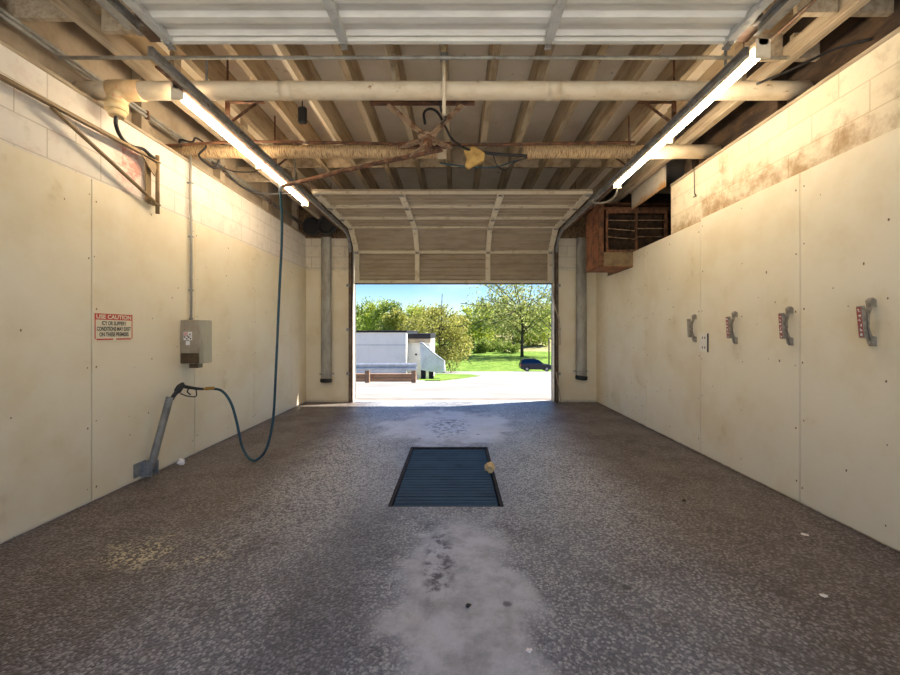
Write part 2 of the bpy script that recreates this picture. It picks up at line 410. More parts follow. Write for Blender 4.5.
def nails(mb, face_x, y0, y1, z0, z1, sx):
    for k in range(7):
        y, z, r, n, x = R.uniform(y0 + .08, y1 - .08), R.uniform(z0 + .2, z1 - .1), R.uniform(.003, .008), 6, face_x + sx * .0008
        mb.add([(x, y + r * math.cos(2 * PI * i / n), z + r * R.uniform(.8, 2.2) * math.sin(2 * PI * i / n)) for i in range(n)], [tuple(range(n))], 1)
    nails_fixed(mb, face_x, y0, y1, z0, z1, sx)
def nails_fixed(mb, face_x, y0, y1, z0, z1, sx):
    """rust spots at the fixings of a wall sheet"""
    for yy in (y0 + .03, (y0 + y1) / 2, y1 - .03):
        for k in range(6):
            if R.random() < .12: continue
            z = z0 + .12 + k * (z1 - z0 - .24) / 5 + R.uniform(-.05, .05); y = yy + R.uniform(-.01, .01)
            r = R.uniform(.004, .0075); n = 7; x = face_x + sx * .0008
            mb.add([(x, y + r * math.cos(2 * PI * i / n), z + r * 1.3 * math.sin(2 * PI * i / n)) for i in range(n)], [tuple(range(n))], 1)

# left wall
wl = sroot('wall_left', (XL - .1, 3.3, 0), 'left wall, cream sheets below white painted block', 'wall')
MB().box(XL - .2, XL, YF, YB, 0, ZW - .03).build('blockwork', M['block_left'], wl)
MB().bbox(XL - .2, XL + .012, YF, YB, ZW - .03, ZW, .006).build('top_plate', M['wood_tan'], wl)
MB().box(XL - .2, XL - .15, YF, YB, ZW, ZD).build('upper_board', M['board'], wl)
for y in (1.2, 2.42, 3.62, 4.82, 6.02, 7.1):
    MB().bbox(XL - .15, XL - .06, y - .045, y + .045, ZW, ZD, .004).build('stud', M['board'], wl)
ys = [YF, .565, 1.785, 3.005, 4.19, 5.42, 6.64, YB]
for a, b in zip(ys, ys[1:]):
    m = MB().bbox(XL + .001, XL + PT, a + .003, b - .003, .014, 2.43, .003); nails(m, XL + PT, a, b, .03, 2.43, 1)
    m.build('wall_sheet', [M['panel'], M['rust_spot']], wl, False)

# right wall with the heater opening
wr = sroot('wall_right', (XR + .1, 3.3, 0), 'right wall, cream sheets below stained painted block', 'wall')
HY0, HY1, HY2 = 4.79, 5.79, 6.78
m = MB(); 
m.box(XR, XR + .2, YF, HY0, 0, ZW - .03); m.box(XR, XR + .2, HY0, HY1, 0, 2.44); m.box(XR, XR + .2, HY1, HY2, 0, 2.22); m.box(XR, XR + .2, HY2, YB, 0, ZW - .03)
m.build('blockwork', M['block_right'], wr)
m = MB().bbox(XR - .01, XR + .2, YF, HY0, ZW - .03, ZW, .006); m.bbox(XR - .01, XR + .2, HY2, YB, ZW - .03, ZW, .006)
m.build('top_plate', M['wood_tan'], wr)
MB().box(XR + .16, XR + .2, YF, HY0, ZW, ZD).box(XR + .16, XR + .2, HY2, YB, ZW, ZD).build('upper_board', M['wood_dark'], wr)
for y in (.9, 2.1, 3.35, 4.55):
    MB().bbox(XR + .08, XR + .16, y - .045, y + .045, ZW, ZD, .004).build('stud', M['wood_dark'], wr)
ys = [YF, .565, 1.77, 2.98, 4.19, 5.39, HY1, HY2, YB]
for a, b in zip(ys, ys[1:]):
    z1 = 2.22 if a == HY1 else 2.465 if b <= 4.2 else 2.44
    ra, rb = (a + .003 if a != HY1 else a), (b - .003 if b not in (HY1, HY2) else b)
    m = MB().bbox(XR - PT, XR - .001, ra, rb, .014, z1, .003); nails(m, XR - PT, a, b, .03, z1, -1)
    m.build('wall_sheet', [M['panel'], M['rust_spot']], wr, False)

# back wall
wb = sroot('wall_back', (0, YB + .1, 0), 'back wall, a cream stub each side of the doorway', 'wall')
for x0, x1 in ((XL - .2, OL), (OR, XR + .2)):
    MB().box(x0, x1, YB, YB + .19, 0, ZW - .06).build('blockwork', M['block_back'], wb)
    MB().bbox(max(x0, XL), min(x1, XR), YB - PT, YB - .001, .03, 2.40, .003).build('wall_sheet', M['panel'], wb)
    MB().box(x0, x1, YB + .02, YB + .19, ZW - .06, ZD).build('upper_board', M['wood_brown'], wb)
MB().box(OL, OR, YB + .07, YB + .19, ZW - .06, ZD).build('door_header', M['wood_dark'], wb)
# the neighbouring bay seen through the heater opening, and the front wall
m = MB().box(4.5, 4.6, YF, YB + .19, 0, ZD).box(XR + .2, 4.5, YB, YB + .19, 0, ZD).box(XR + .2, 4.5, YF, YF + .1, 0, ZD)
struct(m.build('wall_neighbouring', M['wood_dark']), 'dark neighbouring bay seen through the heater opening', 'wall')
# roof deck, joists, bridging
m = MB().box(XL - .25, 4.65, YF - .25, YB + .3, ZD, ZD + .18)
struct(m.build('ceiling', M['deck']), 'off white roof deck above the joists', 'ceiling')
ZJ = 3.53
names = ['first', 'second', 'third', 'fourth', 'fifth', 'sixth', 'seventh', 'eighth', 'ninth', 'tenth', 'eleventh', 'twelfth', 'thirteenth']
jx = [-.10 + .425 * k for k in range(-6, 7)]
for i, x in enumerate(jx):
    m = MB().bbox(x - .032, x + .032, YF, YB + .06, ZJ, ZD - .001, .004)
    o = m.build('ceiling_joist', M['wood_white'])
    struct(o, f'painted roof joist, {names[i]} from the left wall', 'joist')['group'] = 'roof joists'
for row, (y, word) in enumerate(((2.83, 'near'), (5.5, 'far'))):
    for i, (a, b) in enumerate(zip(jx, jx[1:])):
        if row == 0 and 1 < i < 10: continue
        m = MB().bbox(a + .0325, b - .0325, y - .02, y + .02, ZJ + .01, ZD - .002, .003)
        o = m.build('joist_bridging', M['wood_white'])
        struct(o, f'{word} bridging block between the {names[i]} and {names[i+1]} roof joists', 'bridging')['group'] = f'{word} row of bridging blocks'
for x, mat, w, lab in ((-2.385, 'wood_tan', .07, 'left'), (2.42, 'wood_tan', .07, 'right')):
    o = MB().bbox(x - w / 2, x + w / 2, YF + .02, YB + .01, 3.24, 3.36, .005).build('ceiling_beam', M[mat])
    struct(o, f'long tan beam along the {lab} wall outside the lamp', 'beam')
    t = o
    for y in (.6, 2.0, 3.4, 4.5, 5.9, 7.0):
        MB().bbox(x - .02, x + .02, y - .045, y + .045, 3.36, ZD - .002, .003).build('hanger', M['wood_tan'], o)
# rough blocking between the side beams, the walls and the tracks
for lab, xa, xb, y in (('near blocking between left beam and the left wall', -2.89, -2.425, 2.55), ('near blocking just inside the left beam', -2.345, -2.03, 2.66), ('far blocking between left beam and the left wall', -2.89, -2.425, 5.3),
                       ('near blocking just inside the right beam', 2.13, 2.38, 2.51), ('near blocking between right beam and the right wall', 2.46, 2.73, 2.51),
                       ('second blocking just inside the right beam', 2.13, 2.38, 2.93), ('second blocking between right beam and the right wall', 2.46, 2.65, 2.93)):
    o = MB().bbox(xa, xb, y - .02, y + .02, 3.27, 3.46, .003).build('ceiling_blocking', M['wood_tan'])
    struct(o, 'wooden ' + lab, 'blocking')
# door jambs of the back doorway
for i, (xa, xb, lab) in enumerate(((OL - .075, OL, 'left'), (OR, OR + .075, 'right'))):
    o = MB().bbox(xa, xb, YB - .035, YB - .0145, 0.0, 3.0, .004).build(f'trim_{i+1}', M['wood_dark'])
    struct(o, f'dark wooden jamb on the {lab} of the back doorway', 'door jamb')
    x = OL + .012 if i == 0 else OR - .012
    o = MB().bbox(min(x, xa if i else xb), max(x, xa if i else xb), YB + .13, YB + .16, 0, 2.98, .002).build(f'trim_{i+3}', M['galv'])
    struct(o, f'pale weather strip on the {lab} of the back doorway', 'weather strip')
o = MB().bbox(OL, OR, YB + .06, YB + .19, -.02, .004, .002).build('trim_5', M['concrete_out'])
struct(o, 'worn concrete sill of the back doorway', 'door sill')

# ------------------------------------------------------------------ sectional doors
SH = .584
def section(root, matrix, x0, x1, sheet, rail, stiles, stile_mat=None):
    """one section: u = x, v = height 0..SH, w = inward; matrix maps (x, v, w)"""
    H = SH - .004; prof = []
    for k in range(9):
        v = H * k / 8
        prof += [(v, 0.0 if k % 2 == 0 else .014)] if k in (0, 8) else [(v - .012, .0 if k % 2 else .02), (v + .012, .02 if k % 2 else 0)]
    m = MB(); n = len(prof)
    back = [(v, -.02) for v, w in prof]
    vs = [(x, v, w) for x in (x0, x1) for v, w in prof]
    m.add(vs, [(i, i + 1, n + i + 1, n + i) for i in range(n - 1)])
    m.box(x0, x1, 0, H, -.022, -.004)
    sec = m.xf(matrix).build('section', sheet, root)
    m = MB().bbox(x0, x1, 0, .05, 0, .034, .003).bbox(x0, x1, H - .034, H, 0, .034, .003); m.xf(matrix).build('rail', rail, sec)
    for x, w in stiles:
        m = MB().bbox(x - w / 2, x + w / 2, .012, H - .012, .0, .045, .004)
        for v in (.04, H - .04): m.tube([(x, v, .045), (x, v, .053)], .008, 6)
        m.xf(matrix).build('stile', stile_mat or rail, sec)
        m = MB().bbox(x - w * .36, x + w * .36, H - .05, H - .004, .045, .062, .003).tube([(x - w * .4, H, .058), (x + w * .4, H, .058)], .009, 8)
        m.xf(matrix).build('hinge', M['track'], sec)
    return sec
def chord(y0, z0, y1, z1):
    d = Vector((0, y1 - y0, z1 - z0)).normalized(); w = Vector((0, -d.z, d.y))      # w points inward / down
    return Matrix(((1, 0, 0, 0), (0, d.y, w.y, y0), (0, d.z, w.z, z0), (0, 0, 0, 1)))
DL, DR = -1.865, 1.775
st = [(DL + .05, .09), (-.71, .085), (.585, .085), (DR - .05, .09)]
d1 = sroot('door_1', (0, YB + .05, 2.17), 'half raised beige sectional overhead door at the far end', 'overhead door')
pts = [(7.36, 2.175), (7.36, 2.755), (6.92, 3.11), (6.34, 3.105), (5.756, 3.105), (5.17, 3.105)]
for (a, b) in zip(pts, pts[1:]):
    mt = chord(*a, *b)
    # inward for a door rising and turning forward is towards the room / the floor
    mt = Matrix(((1, 0, 0, 0), (0, mt[1][1], -abs(mt[2][1]) if abs(mt[2][1]) > .1 else 0, a[0]), (0, mt[2][1], -abs(mt[1][1]), a[1]), (0, 0, 0, 1)))
    section(d1, mt, DL, DR, M['door_beige'], M['door_white'], st)
MB().box(DL, DR, 7.335, 7.375, 2.155, 2.175).build('bottom_seal', M['black'], d1)
d2 = sroot('door_2', (0, 1.2, 3.16), 'open grey sectional overhead door stored flat under the roof, in front', 'overhead door')
for k in range(1, 5):
    y0 = -.36 + SH * k
    mt = Matrix(((1, 0, 0, 0), (0, 1, 0, y0), (0, 0, -1, 3.15), (0, 0, 0, 1)))
    section(d2, mt, DL, DR, M['door_sheet'], M['door_sheet'], [(s, .055) for s, w in st], M['stile_grey'])

# tracks of both doors
def track(x, sx, path, label):
    t = thing('door_guide_rail', Vector(path[0]), label, 'door track', 'overhead door tracks')
    for piece in ((path[:2], path[1:]) if path[0][2] < 1 else (path,)):
        m = MB()
        for a, b in zip(piece, piece[1:]):
            a, b = Vector(a), Vector(b); d = (b - a).normalized(); n = Vector((0, -d.z, d.y))
            m.bar(a, b, .004, .06, n)
            for s in (-1, 1): m.bar(a + n * s * .03 + Vector((-sx * .014, 0, 0)), b + n * s * .03 + Vector((-sx * .014, 0, 0)), .032, .004, n)
        m.build('channel', M['track_rusty' if len(piece) == 2 and path[0][2] < 1 else 'track'], t)
    return t
for lab, x, sx in (('left', -1.925, -1), ('right', 1.835, 1)):
    arc = [(x, 7.25, 0.004), (x, 7.25, 2.72)] + [(x, 7.25 - .42 * (1 - math.cos(a * PI / 16)), 2.72 + .315 * math.sin(a * PI / 16)) for a in range(1, 9)] + [(x, 2.50, 3.035)]
    t = track(x, sx, arc, f'{lab} rusty steel track of the half raised back door')
    MB().bar((x + sx * .05, 6.8, 3.045), (x + sx * .05, 2.66, 3.045), .055, .012).build('angle_iron', M['rust'], t)
    for y in (6.3, 4.35, 3.45):
        m = MB().bar((x + sx * .045, y, 3.05), (x + sx * .045, y, ZJ + .1), .012, .012, (0, 1, 0))
        m.bar((x + sx * .06, y, 3.26), (x - sx * .27, y, 3.26), .035, .006).bar((x + sx * .045, y, 3.07), (x - sx * .20, y, 3.25), .03, .006)
        m.bar((x + sx * .045, y, 3.05), (x + sx * .045, y, 3.27), .04, .006, (0, 1, 0))
        m.build('hanger', M['rust'], t)
    for z in (.5, 1.3, 2.1):
        MB().box(min(x, x + sx * .06), max(x, x + sx * .06), 7.24, 7.29, z, z + .05).build('bracket', M['galv'], t)
    t = track(x, sx, [(x, 2.43, 3.11), (x, -.2, 3.11)], f'{lab} steel track of the open front door overhead')
    MB().angle((x + sx * .045, 2.43, 3.12), (x + sx * .045, -.2, 3.12), .06, .006).build('angle_iron', M['galv'], t)
    m = MB().bbox(x - .05, x + .05, 2.40, 2.59, 3.155, 3.165, .002).bar((x + sx * .045, 2.5, 3.16), (x + sx * .045, 2.5, ZJ + .15), .075, .006, (0, 1, 0))
    m.build('end_bracket', M['track_rusty'], t)

# ------------------------------------------------------------------ overhead pipes
def hpipe(Y, zc, x0, x1, r, mat, label, wrap=False):
    t = thing('overhead_pipe', (x0, Y, zc - r), label, 'pipe')
    n = 24; rr = []
    pts = [(x0 + (x1 - x0) * i / n, Y, zc) for i in range(n + 1)]
    MB().tube(pts, [r * (1 + (.03 * math.sin(i * 2.1) if wrap else 0)) for i in range(n + 1)], 18).build('pipe_run', mat, t)
    return t
zp = 3.142
t = hpipe(3.087, zp, -2.895, 2.70, .066, M['pvc'], 'long cream pipe across the ceiling, with an elbow at its left end')
m = MB().tube([(-2.66, 3.087, zp), (-2.42, 3.087, zp)], .074, 18)
m.build('tee_sleeve', M['pvc_yellow'], t)
m = MB().tube(smooth_path([(-2.50, 3.087, zp - .005), (-2.58, 3.087, zp - .03), (-2.615, 3.087, zp - .09), (-2.62, 3.087, zp - .115)], 5), .064, 18)
m.tube([(-2.62, 3.087, zp - .10), (-2.62, 3.087, zp - .16)], .074, 18).tube([(-2.62, 3.087, zp - .16), (-2.62, 3.087, zp - .20)], [.066, .05], 16)
m.build('elbow', M['pvc_yellow'], t)
for x in (-1.3, .75):
    MB().tube([(x - .05, 3.087, zp), (x + .05, 3.087, zp)], .0685, 18).build('coupling', M['pvc'], t)
t = hpipe(4.133, zp, -2.895, -.12, .064, M['wrap'], 'wrapped cream pipe behind, running from the left wall to the middle', True)
MB().tube([(-.20, 4.133, zp), (-.10, 4.133, zp)], .071, 18).build('end_cap', M['pvc'], t)
t = hpipe(4.133, zp, .70, 2.70, .066, M['wrap'], 'peeling wrapped pipe stub running from middle to the right wall', True)
MB().tube([(.69, 4.133, zp), (.78, 4.133, zp)], .078, 14).build('end_wrap', M['wrap'], t)
MB().tube([(1.95, 4.133, zp), (2.70, 4.133, zp)], .069, 14).build('bare_end', M['pvc'], t)

o = MB().tube([(-2.78, 2.80, 3.20), (2.33, 2.80, 3.20)], .0125, 8).build('conduit_pipe', M['galv_dull']); tag(o, 'thin grey conduit crossing the ceiling in front of the big pipe', 'conduit')
o = MB().tube(smooth_path([(-2.88, 3.92, 3.105), (-1.9, 3.92, 3.145), (0, 3.92, 3.115), (1.75, 3.92, 3.14)], 8), .014, 8).build('tie_rod', M['rust']); tag(o, 'thin rusty rod crossing the ceiling just ahead of the wrapped pipe', 'rod')
for k, (z, x) in enumerate(((3.226, -2.795), (3.262, -2.80))):
    t = thing('conduit_pipe', (x, -.2, z), ('lower' if k == 0 else 'upper') + ' of two dark conduits running along the top of the left wall', 'conduit', 'conduits along the left wall')
    MB().tube([(x, -.2, z), (x, 7.2, z)], .013, 8).build('pipe_run', M['galv_dull'], t)
    for y in (1.2, 2.42, 3.62, 4.82, 6.02):
        MB().box(x - .016, x + .016, y - .01, y + .01, z - .018, z + .018).build('strap', M['rust'], t)

# ------------------------------------------------------------------ fluorescent lamps
def lamp(x, y0, y1, zb, label):
    t = thing('ceiling_light', (x, y0, zb), label, 'lamp', 'fluorescent ceiling lamps')
    L = y1 - y0
    m = MB().prism([(x - .03, zb + .105), (x - .03, zb + .08), (x - .02, zb + .064), (x + .02, zb + .064), (x + .03, zb + .08), (x + .03, zb + .105)], 'y', y0, y1)
    m.build('housing', M['lamp_body'], t)
    for a, b in ((y0 + .012, y0 + L / 2 - .006), (y0 + L / 2 + .006, y1 - .012)):
        MB().tube([(x, a, zb + .03), (x, b, zb + .03)], .026, 14).build('tube', M['lamp'], t)
    for y in (y0, y1 - .012, y0 + L / 2 - .006):
        m = MB().bbox(x - .045, x + .045, y, y + .012, zb - .018, zb + .105, .002); m.build('end_cap', M['lamp_body'], t)
    for y in (y0 + .35, y1 - .35):
        m = MB().bar((x, y, zb + .105), (x, y, 3.53), .02, .004, (0, 1, 0)); m.build('hanger', M['galv'], t)
    return t
lamp(-2.045, 2.93, 5.42, 3.0, 'left long fluorescent lamp hung beside the left door track')
lamp(1.90, 2.47, 4.72, 2.99, 'right long fluorescent lamp hung beside the right door track')

# ------------------------------------------------------------------ washing boom in the middle of the ceiling
t = thing('washing_boom', (-.25, 3.55, 2.86), 'rusty overhead swivel boom on splayed legs in the middle of the ceiling', 'boom')
A, B = (-.69, 3.22, 3.12), (.15, 3.22, 3.12)
MB().angle(A, B, .055, .007).build('mounting_bar', M['rust'], t)
MB().angle((-.56, 3.86, 3.06), (-.05, 3.86, 3.06), .045, .006).build('mounting_bar', M['rust'], t)
hub = Vector((-.25, 3.52, 2.98))
for (a, up) in (((-.55, 3.22, 3.11), 0), ((.05, 3.22, 3.11), 0), ((-.54, 3.86, 3.05), 0), ((-.05, 3.86, 3.05), 0)):
    d = (hub - Vector(a)); e = hub - d.normalized() * .04
    MB().bar(a, e, .05, .008, (0, 0, 1)).bar(Vector(a) + Vector((0, 0, .015)), e + Vector((0, 0, .015)), .008, .03).build('leg', M['rust_pale'], t)
for x in (-.50, -.10):
    MB().bar((x, 3.22, 3.12), (x, 3.22, ZJ), .03, .006, (0, 1, 0)).build('hanger', M['wood_white'], t)
m = MB().bbox(-.33, -.17, 3.44, 3.60, 2.965, 2.985, .004).tube([(-.25, 3.52, 2.985), (-.25, 3.52, 3.03)], .05, 12)
for dx, dy in ((-.06, -.06), (.06, -.06), (.06, .06), (-.06, .06)): m.tube([(-.25 + dx, 3.52 + dy, 2.95), (-.25 + dx, 3.52 + dy, 3.005)], .012, 6)
m.build('hub_plate', M['rust_pale'], t)
MB().tube([(-.25, 3.52, 2.965), (-.25, 3.52, 2.92), (-.25, 3.52, 2.919), (-.25, 3.52, 2.86)], [.04, .04, .028, .028], 12).build('swivel', M['rust'], t)
e = P(283, 186, 4.0)
MB().bar((-.23, 3.50, 2.93), (-.40, 3.60, 2.845), .085, .012, (0, 0, 1), 0, .003).build('arm_plate', M['rust_pale'], t)
st_ = Vector((-.12, 3.50, 2.875))
pth = [st_.lerp(e, k / 12) + Vector((0, 0, .012 * math.sin(k / 12 * PI))) for k in range(13)]
MB().tube(pth, .019, 10).build('boom_arm', M['rust'], t)
MB().bar(pth[1] + Vector((0, 0, .02)), pth[8] + Vector((0, 0, .012)), .022, .02).build('arm_stiffener', M['rust_pale'], t)
MB().tube([e, e + Vector((-.03, 0, -.01)), e + Vector((-.03, 0, -.06))], .016, 8).build('end_fitting', M['galv'], t)

# hanger pole with its cables
t = thing('hanging_conduit_pole', (-.09, 2.97, 2.86), 'short galvanised conduit drop from the roof above the boom', 'conduit')
MB().tube([(-.09, 2.985, ZJ), (-.09, 2.985, 2.9)], .014, 8).build('pipe_run', M['pvc'], t)
MB().bbox(-.12, -.06, 2.968, 3.002, 3.30, 3.36, .004).build('clamp', M['galv'], t)
def cable(label, pts, r=.008, mat='dark_cable', name='hanging_cable', k=8, group=None):
    o = MB().tube(smooth_path(pts, k), r, 8).build(name, M[mat]); return tag(o, label, 'cable', group)
cable('black cable looped around the conduit drop above the boom', [P(444, 88, 3.2), P(440, 92, 3.18), P(441, 110, 3.2), P(446, 118, 3.25), P(441, 124, 3.28)])
cable('black hose loop arched over the hub of the boom', [P(425, 124, 3.45), P(424, 113, 3.45), P(430, 109, 3.45), P(438, 113, 3.5), P(446, 128, 3.6), P(452, 139, 3.75), P(463, 147, 3.95), P(470, 150, 4.0)], .011)
o = MB()
ctr = P(474, 157, 4.02); n = 9
outl = [(-.10, .06), (-.02, .11), (.04, .08), (.11, .03), (.10, -.04), (.03, -.07), (-.05, -.12), (-.09, -.09), (-.07, -.02)]
for s_, zz in ((1, .02), (-1, -.02)):
    o.add([ctr + Vector((x * 1.0, zz + R.uniform(-.012, .012), z)) for x, z in outl] + [ctr + Vector((0, zz * 2.2, 0))], [(i, (i + 1) % n, n) for i in range(n)])
o.add([ctr + Vector((x, .02, z)) for x, z in outl] + [ctr + Vector((x, -.02, z)) for x, z in outl], [(i, (i + 1) % n, n + (i + 1) % n, n + i) for i in range(n)])
tag(o.build('foam_scrap', M['foam']), 'torn yellow foam scrap wedged between the two wrapped pipes', 'foam scrap')
cable('thick black cable between foam scrap and the right pipe stub', [P(481, 152, 4.05), P(495, 154, 4.05), P(510, 155, 4.06), P(527, 156, 4.08)], .016)
cable('thin black cable sagging in a loop below the thick cable', [P(493, 155, 4.03), P(497, 165, 4.03), P(505, 170, 4.03), P(515, 162, 4.03), P(527, 158, 4.05)], .006)
cable('thin teal cable under the pipe gap by the foam scrap', [P(440, 163, 4.1), P(470, 167, 4.1), P(495, 167, 4.1), P(512, 162, 4.1), P(527, 158, 4.1)], .008, 'hose')
o = MB().bbox(-.36, -.28, .0, .05, 0, .16, .015).xf(Matrix.Translation(Vector((-1.14, 3.78, 3.26)))).tube([(-1.46, 3.8, 3.42), (-1.46, 3.8, ZD)], .006, 6)
tag(o.build('junction_box', M['black_matte']), 'small black box hanging between the joists on the left', 'box')

# ------------------------------------------------------------------ left wall fittings
t = thing('wall_mount_bracket', (XL + .02, 3.57, 2.36), 'olive triangular swing arm bracket folded along the left wall top', 'bracket')
xb = XL + .075
MB().bbox(xb - .05, xb - .035, 3.50, 3.56, 2.42, 2.80, .003).build('back_plate', M['olive_metal'], t)
MB().tube([(xb, 3.585, 2.34), (xb, 3.585, 2.86)], .016, 10).build('post', M['olive_metal'], t)
for z in (2.42, 2.80):
    MB().box(xb - .05, xb + .02, 3.53, 3.60, z - .006, z + .006).build('lug', M['olive_metal'], t)
MB().angle((xb, 3.57, 2.80), (xb, 1.0, 2.735), .035, .006).build('arm', M['olive_metal'], t)
MB().angle((xb + .005, 3.57, 2.42), (xb + .005, 2.64, 2.76), .03, .006).build('brace', M['olive_metal'], t)
MB().prism([(3.58, 2.78), (3.40, 2.79), (3.55, 2.66)], 'x', xb - .004, xb + .004).build('gusset', M['olive_metal'], t)
cable('black hose curving from the pipe elbow to the swing arm', [(-2.62, 3.087, zp - .19), P(116, 125, 3.1), P(121, 137, 3.2), P(131, 146, 3.35), P(143, 149, 3.45), P(150, 155, 3.5), (xb, 3.555, 2.82)], .014, 'black', 'hose')

# caution sign
sx_ = XL + PT
Y0, Y1 = 3.015, 3.385
z0, z1 = 1.205, 1.435
t = thing('caution_sign', (sx_, (Y0 + Y1) / 2, z0), 'small red and cream caution sign on the left wall', 'sign')
MB().bbox(sx_ + .0005, sx_ + .004, Y0, Y1, z0, z1, .001).build('plate', M['sign_cream'], t)
def text_mesh(s, font_w, h, bold=.0):
    cu = bpy.data.curves.new('txt', 'FONT'); cu.body = s; cu.size = 1; cu.offset = bold; cu.extrude = .0
    ob = bpy.data.objects.new('txt', cu); COL.objects.link(ob)
    bpy.context.view_layer.update()
    me = bpy.data.meshes.new_from_object(ob.evaluated_get(bpy.context.evaluated_depsgraph_get()))
    vs = [v.co.copy() for v in me.vertices]; fs = [list(p.vertices) for p in me.polygons]
    bpy.data.objects.remove(ob); bpy.data.curves.remove(cu); bpy.data.meshes.remove(me)
    xs = [v.x for v in vs]; yy = [v.y for v in vs]
    x0, x1, y0, y1 = min(xs), max(xs), min(yy), max(yy)
    return [Vector(((v.x - x0) / (x1 - x0) * font_w, (v.y - y0) / (y1 - y0) * h, 0)) for v in vs], fs
def wall_text(s, ycen, zbase, w, h, mat, parent, x, bold=.03, name='lettering'):
    vs, fs = text_mesh(s, w, h, bold)
    MB().add([(x, ycen - w / 2 + v.x, zbase + v.y) for v in vs], fs).build(name, mat, parent, False)
xs1 = sx_ + .0046
W = Y1 - Y0
m = MB()
m.box(sx_ + .004, xs1, Y0 + .008, Y1 - .008, z1 - .06, z1 - .012)
m.box(sx_ + .004, xs1, Y0 + .008, Y0 + .017, z0 + .02, z1 - .06); m.box(sx_ + .004, xs1, Y1 - .017, Y1 - .008, z0 + .02, z1 - .06)
m.box(sx_ + .004, xs1, Y0 + .024, Y0 + W * .47, z0 + .012, z0 + .024); m.box(sx_ + .004, xs1, Y0 + W * .54, Y1 - .024, z0 + .012, z0 + .024)
m.build('red_border', M['red'], t)
yc = (Y0 + Y1) / 2
wall_text('USE CAUTION', yc, z1 - .053, W * .88, .034, M['sign_cream'], t, xs1 + .0005, .03)
wall_text('ICY OR SLIPPERY', yc, z1 - .102, W * .62, .032, M['ink'], t, xs1 + .0005)
wall_text('CONDITIONS MAY EXIST', yc, z1 - .146, W * .86, .032, M['ink'], t, xs1 + .0005)
wall_text('ON THESE PREMISES', yc, z1 - .190, W * .74, .032, M['ink'], t, xs1 + .0005)
for yy in (Y0 + .012, Y1 - .012):
    for zz in (z0 + .008, z1 - .008): pass

# coin box with its conduit
by0, by1, bx0, bx1, bz0, bz1 = 3.97, 4.175, XL + PT, -2.545, .965, 1.40
t = thing('coin_box', (bx0, by0, bz0 - .04), 'stainless steel coin box with a sticker on the left wall', 'box')
MB().bbox(bx0, bx1, by0, by1, bz0, bz1, .005).build('body', M['steel_box'], t)
MB().bbox(bx0 + .004, bx1 - .004, by0 - .004, by0 + .001, bz0 + .004, bz0 + .105, .002).build('lower_door', M['steel_brown'], t)
MB().bbox(bx0 + .004, bx1 - .004, by0 - .004, by0 + .001, bz0 + .115, bz1 - .006, .002).build('upper_door', M['steel_box'], t)
MB().bbox(bx0 + .07, bx1 - .03, by0 + .02, by0 + .10, bz0 - .045, bz0, .004).build('coin_tray', M['steel_brown'], t)
for (x, z) in ((bx1 - .022, bz1 - .06), (bx1 - .022, bz0 + .18), (bx0 + .07, bz1 - .04)):
    MB().tube([(x, by0 - .004, z), (x, by0 - .009, z)], .008, 10).build('bolt', M['galv'], t)
m = MB(); q = by0 - .0048; cx, cz = bx0 + .077, bz1 - .16
m.box(cx - .042, cx - .003, q, by0 - .004, cz + .003, cz + .042, 0); m.box(cx + .003, cx + .042, q, by0 - .004, cz + .003, cz + .042, 0)
m.box(cx - .042, cx - .003, q, by0 - .004, cz - .042, cz - .003, 0); m.box(cx + .003, cx + .042, q, by0 - .004, cz - .042, cz - .003, 0)
m.box(cx - .02, cx + .02, q, by0 - .004, cz - .09, cz - .05, 0)
q2 = q - .0006
def ring(m, cx, cz, r0, r1, mi, n=16):
    m.add([(cx + r * math.cos(2 * PI * i / n), q2, cz + r * math.sin(2 * PI * i / n)) for r in (r0, r1) for i in range(n)], [(i, (i + 1) % n, n + (i + 1) % n, n + i) for i in range(n)], mi)
ring(m, cx - .022, cz + .022, .011, .017, 1)
m.add([(cx - .034, q2, cz + .012), (cx - .030, q2, cz + .008), (cx - .010, q2, cz + .032), (cx - .014, q2, cz + .036)], [(0, 1, 2, 3)], 1)
for dx, dz in ((-.03, -.012), (-.012, -.028), (.012, -.014), (.028, -.026), (.0, .0), (.022, .018)):
    m.add([(cx + dx + .008 * math.cos(a), q2, cz + dz + .009 * math.sin(a)) for a in (0, 1.2, 2.2, 3.4, 4.6, 5.5)], [tuple(range(6))], 2)
m.build('sticker', [M['white'], M['red'], M['ink']], t)
t = thing('conduit_pipe', (XL + .03, 4.10, 1.40), 'thin vertical conduit rising from the coin box to ceiling', 'conduit')
MB().tube([(XL + .035, 4.10, 1.402), (XL + .035, 4.10, 2.46), (XL + .03, 4.10, 2.5), (XL + .028, 4.10, 3.12)], .0125, 8).build('pipe_run', M['galv_dull'], t)
MB().tube([(XL + .035, 4.10, 1.402), (XL + .035, 4.10, 1.425)], .019, 10).build('connector', M['galv'], t)
for z in (1.7, 2.25, 2.8):
    MB().box(XL + .001 + (PT if z < 2.4 else 0), XL + .05, 4.083, 4.117, z, z + .014).build('strap', M['galv'], t)

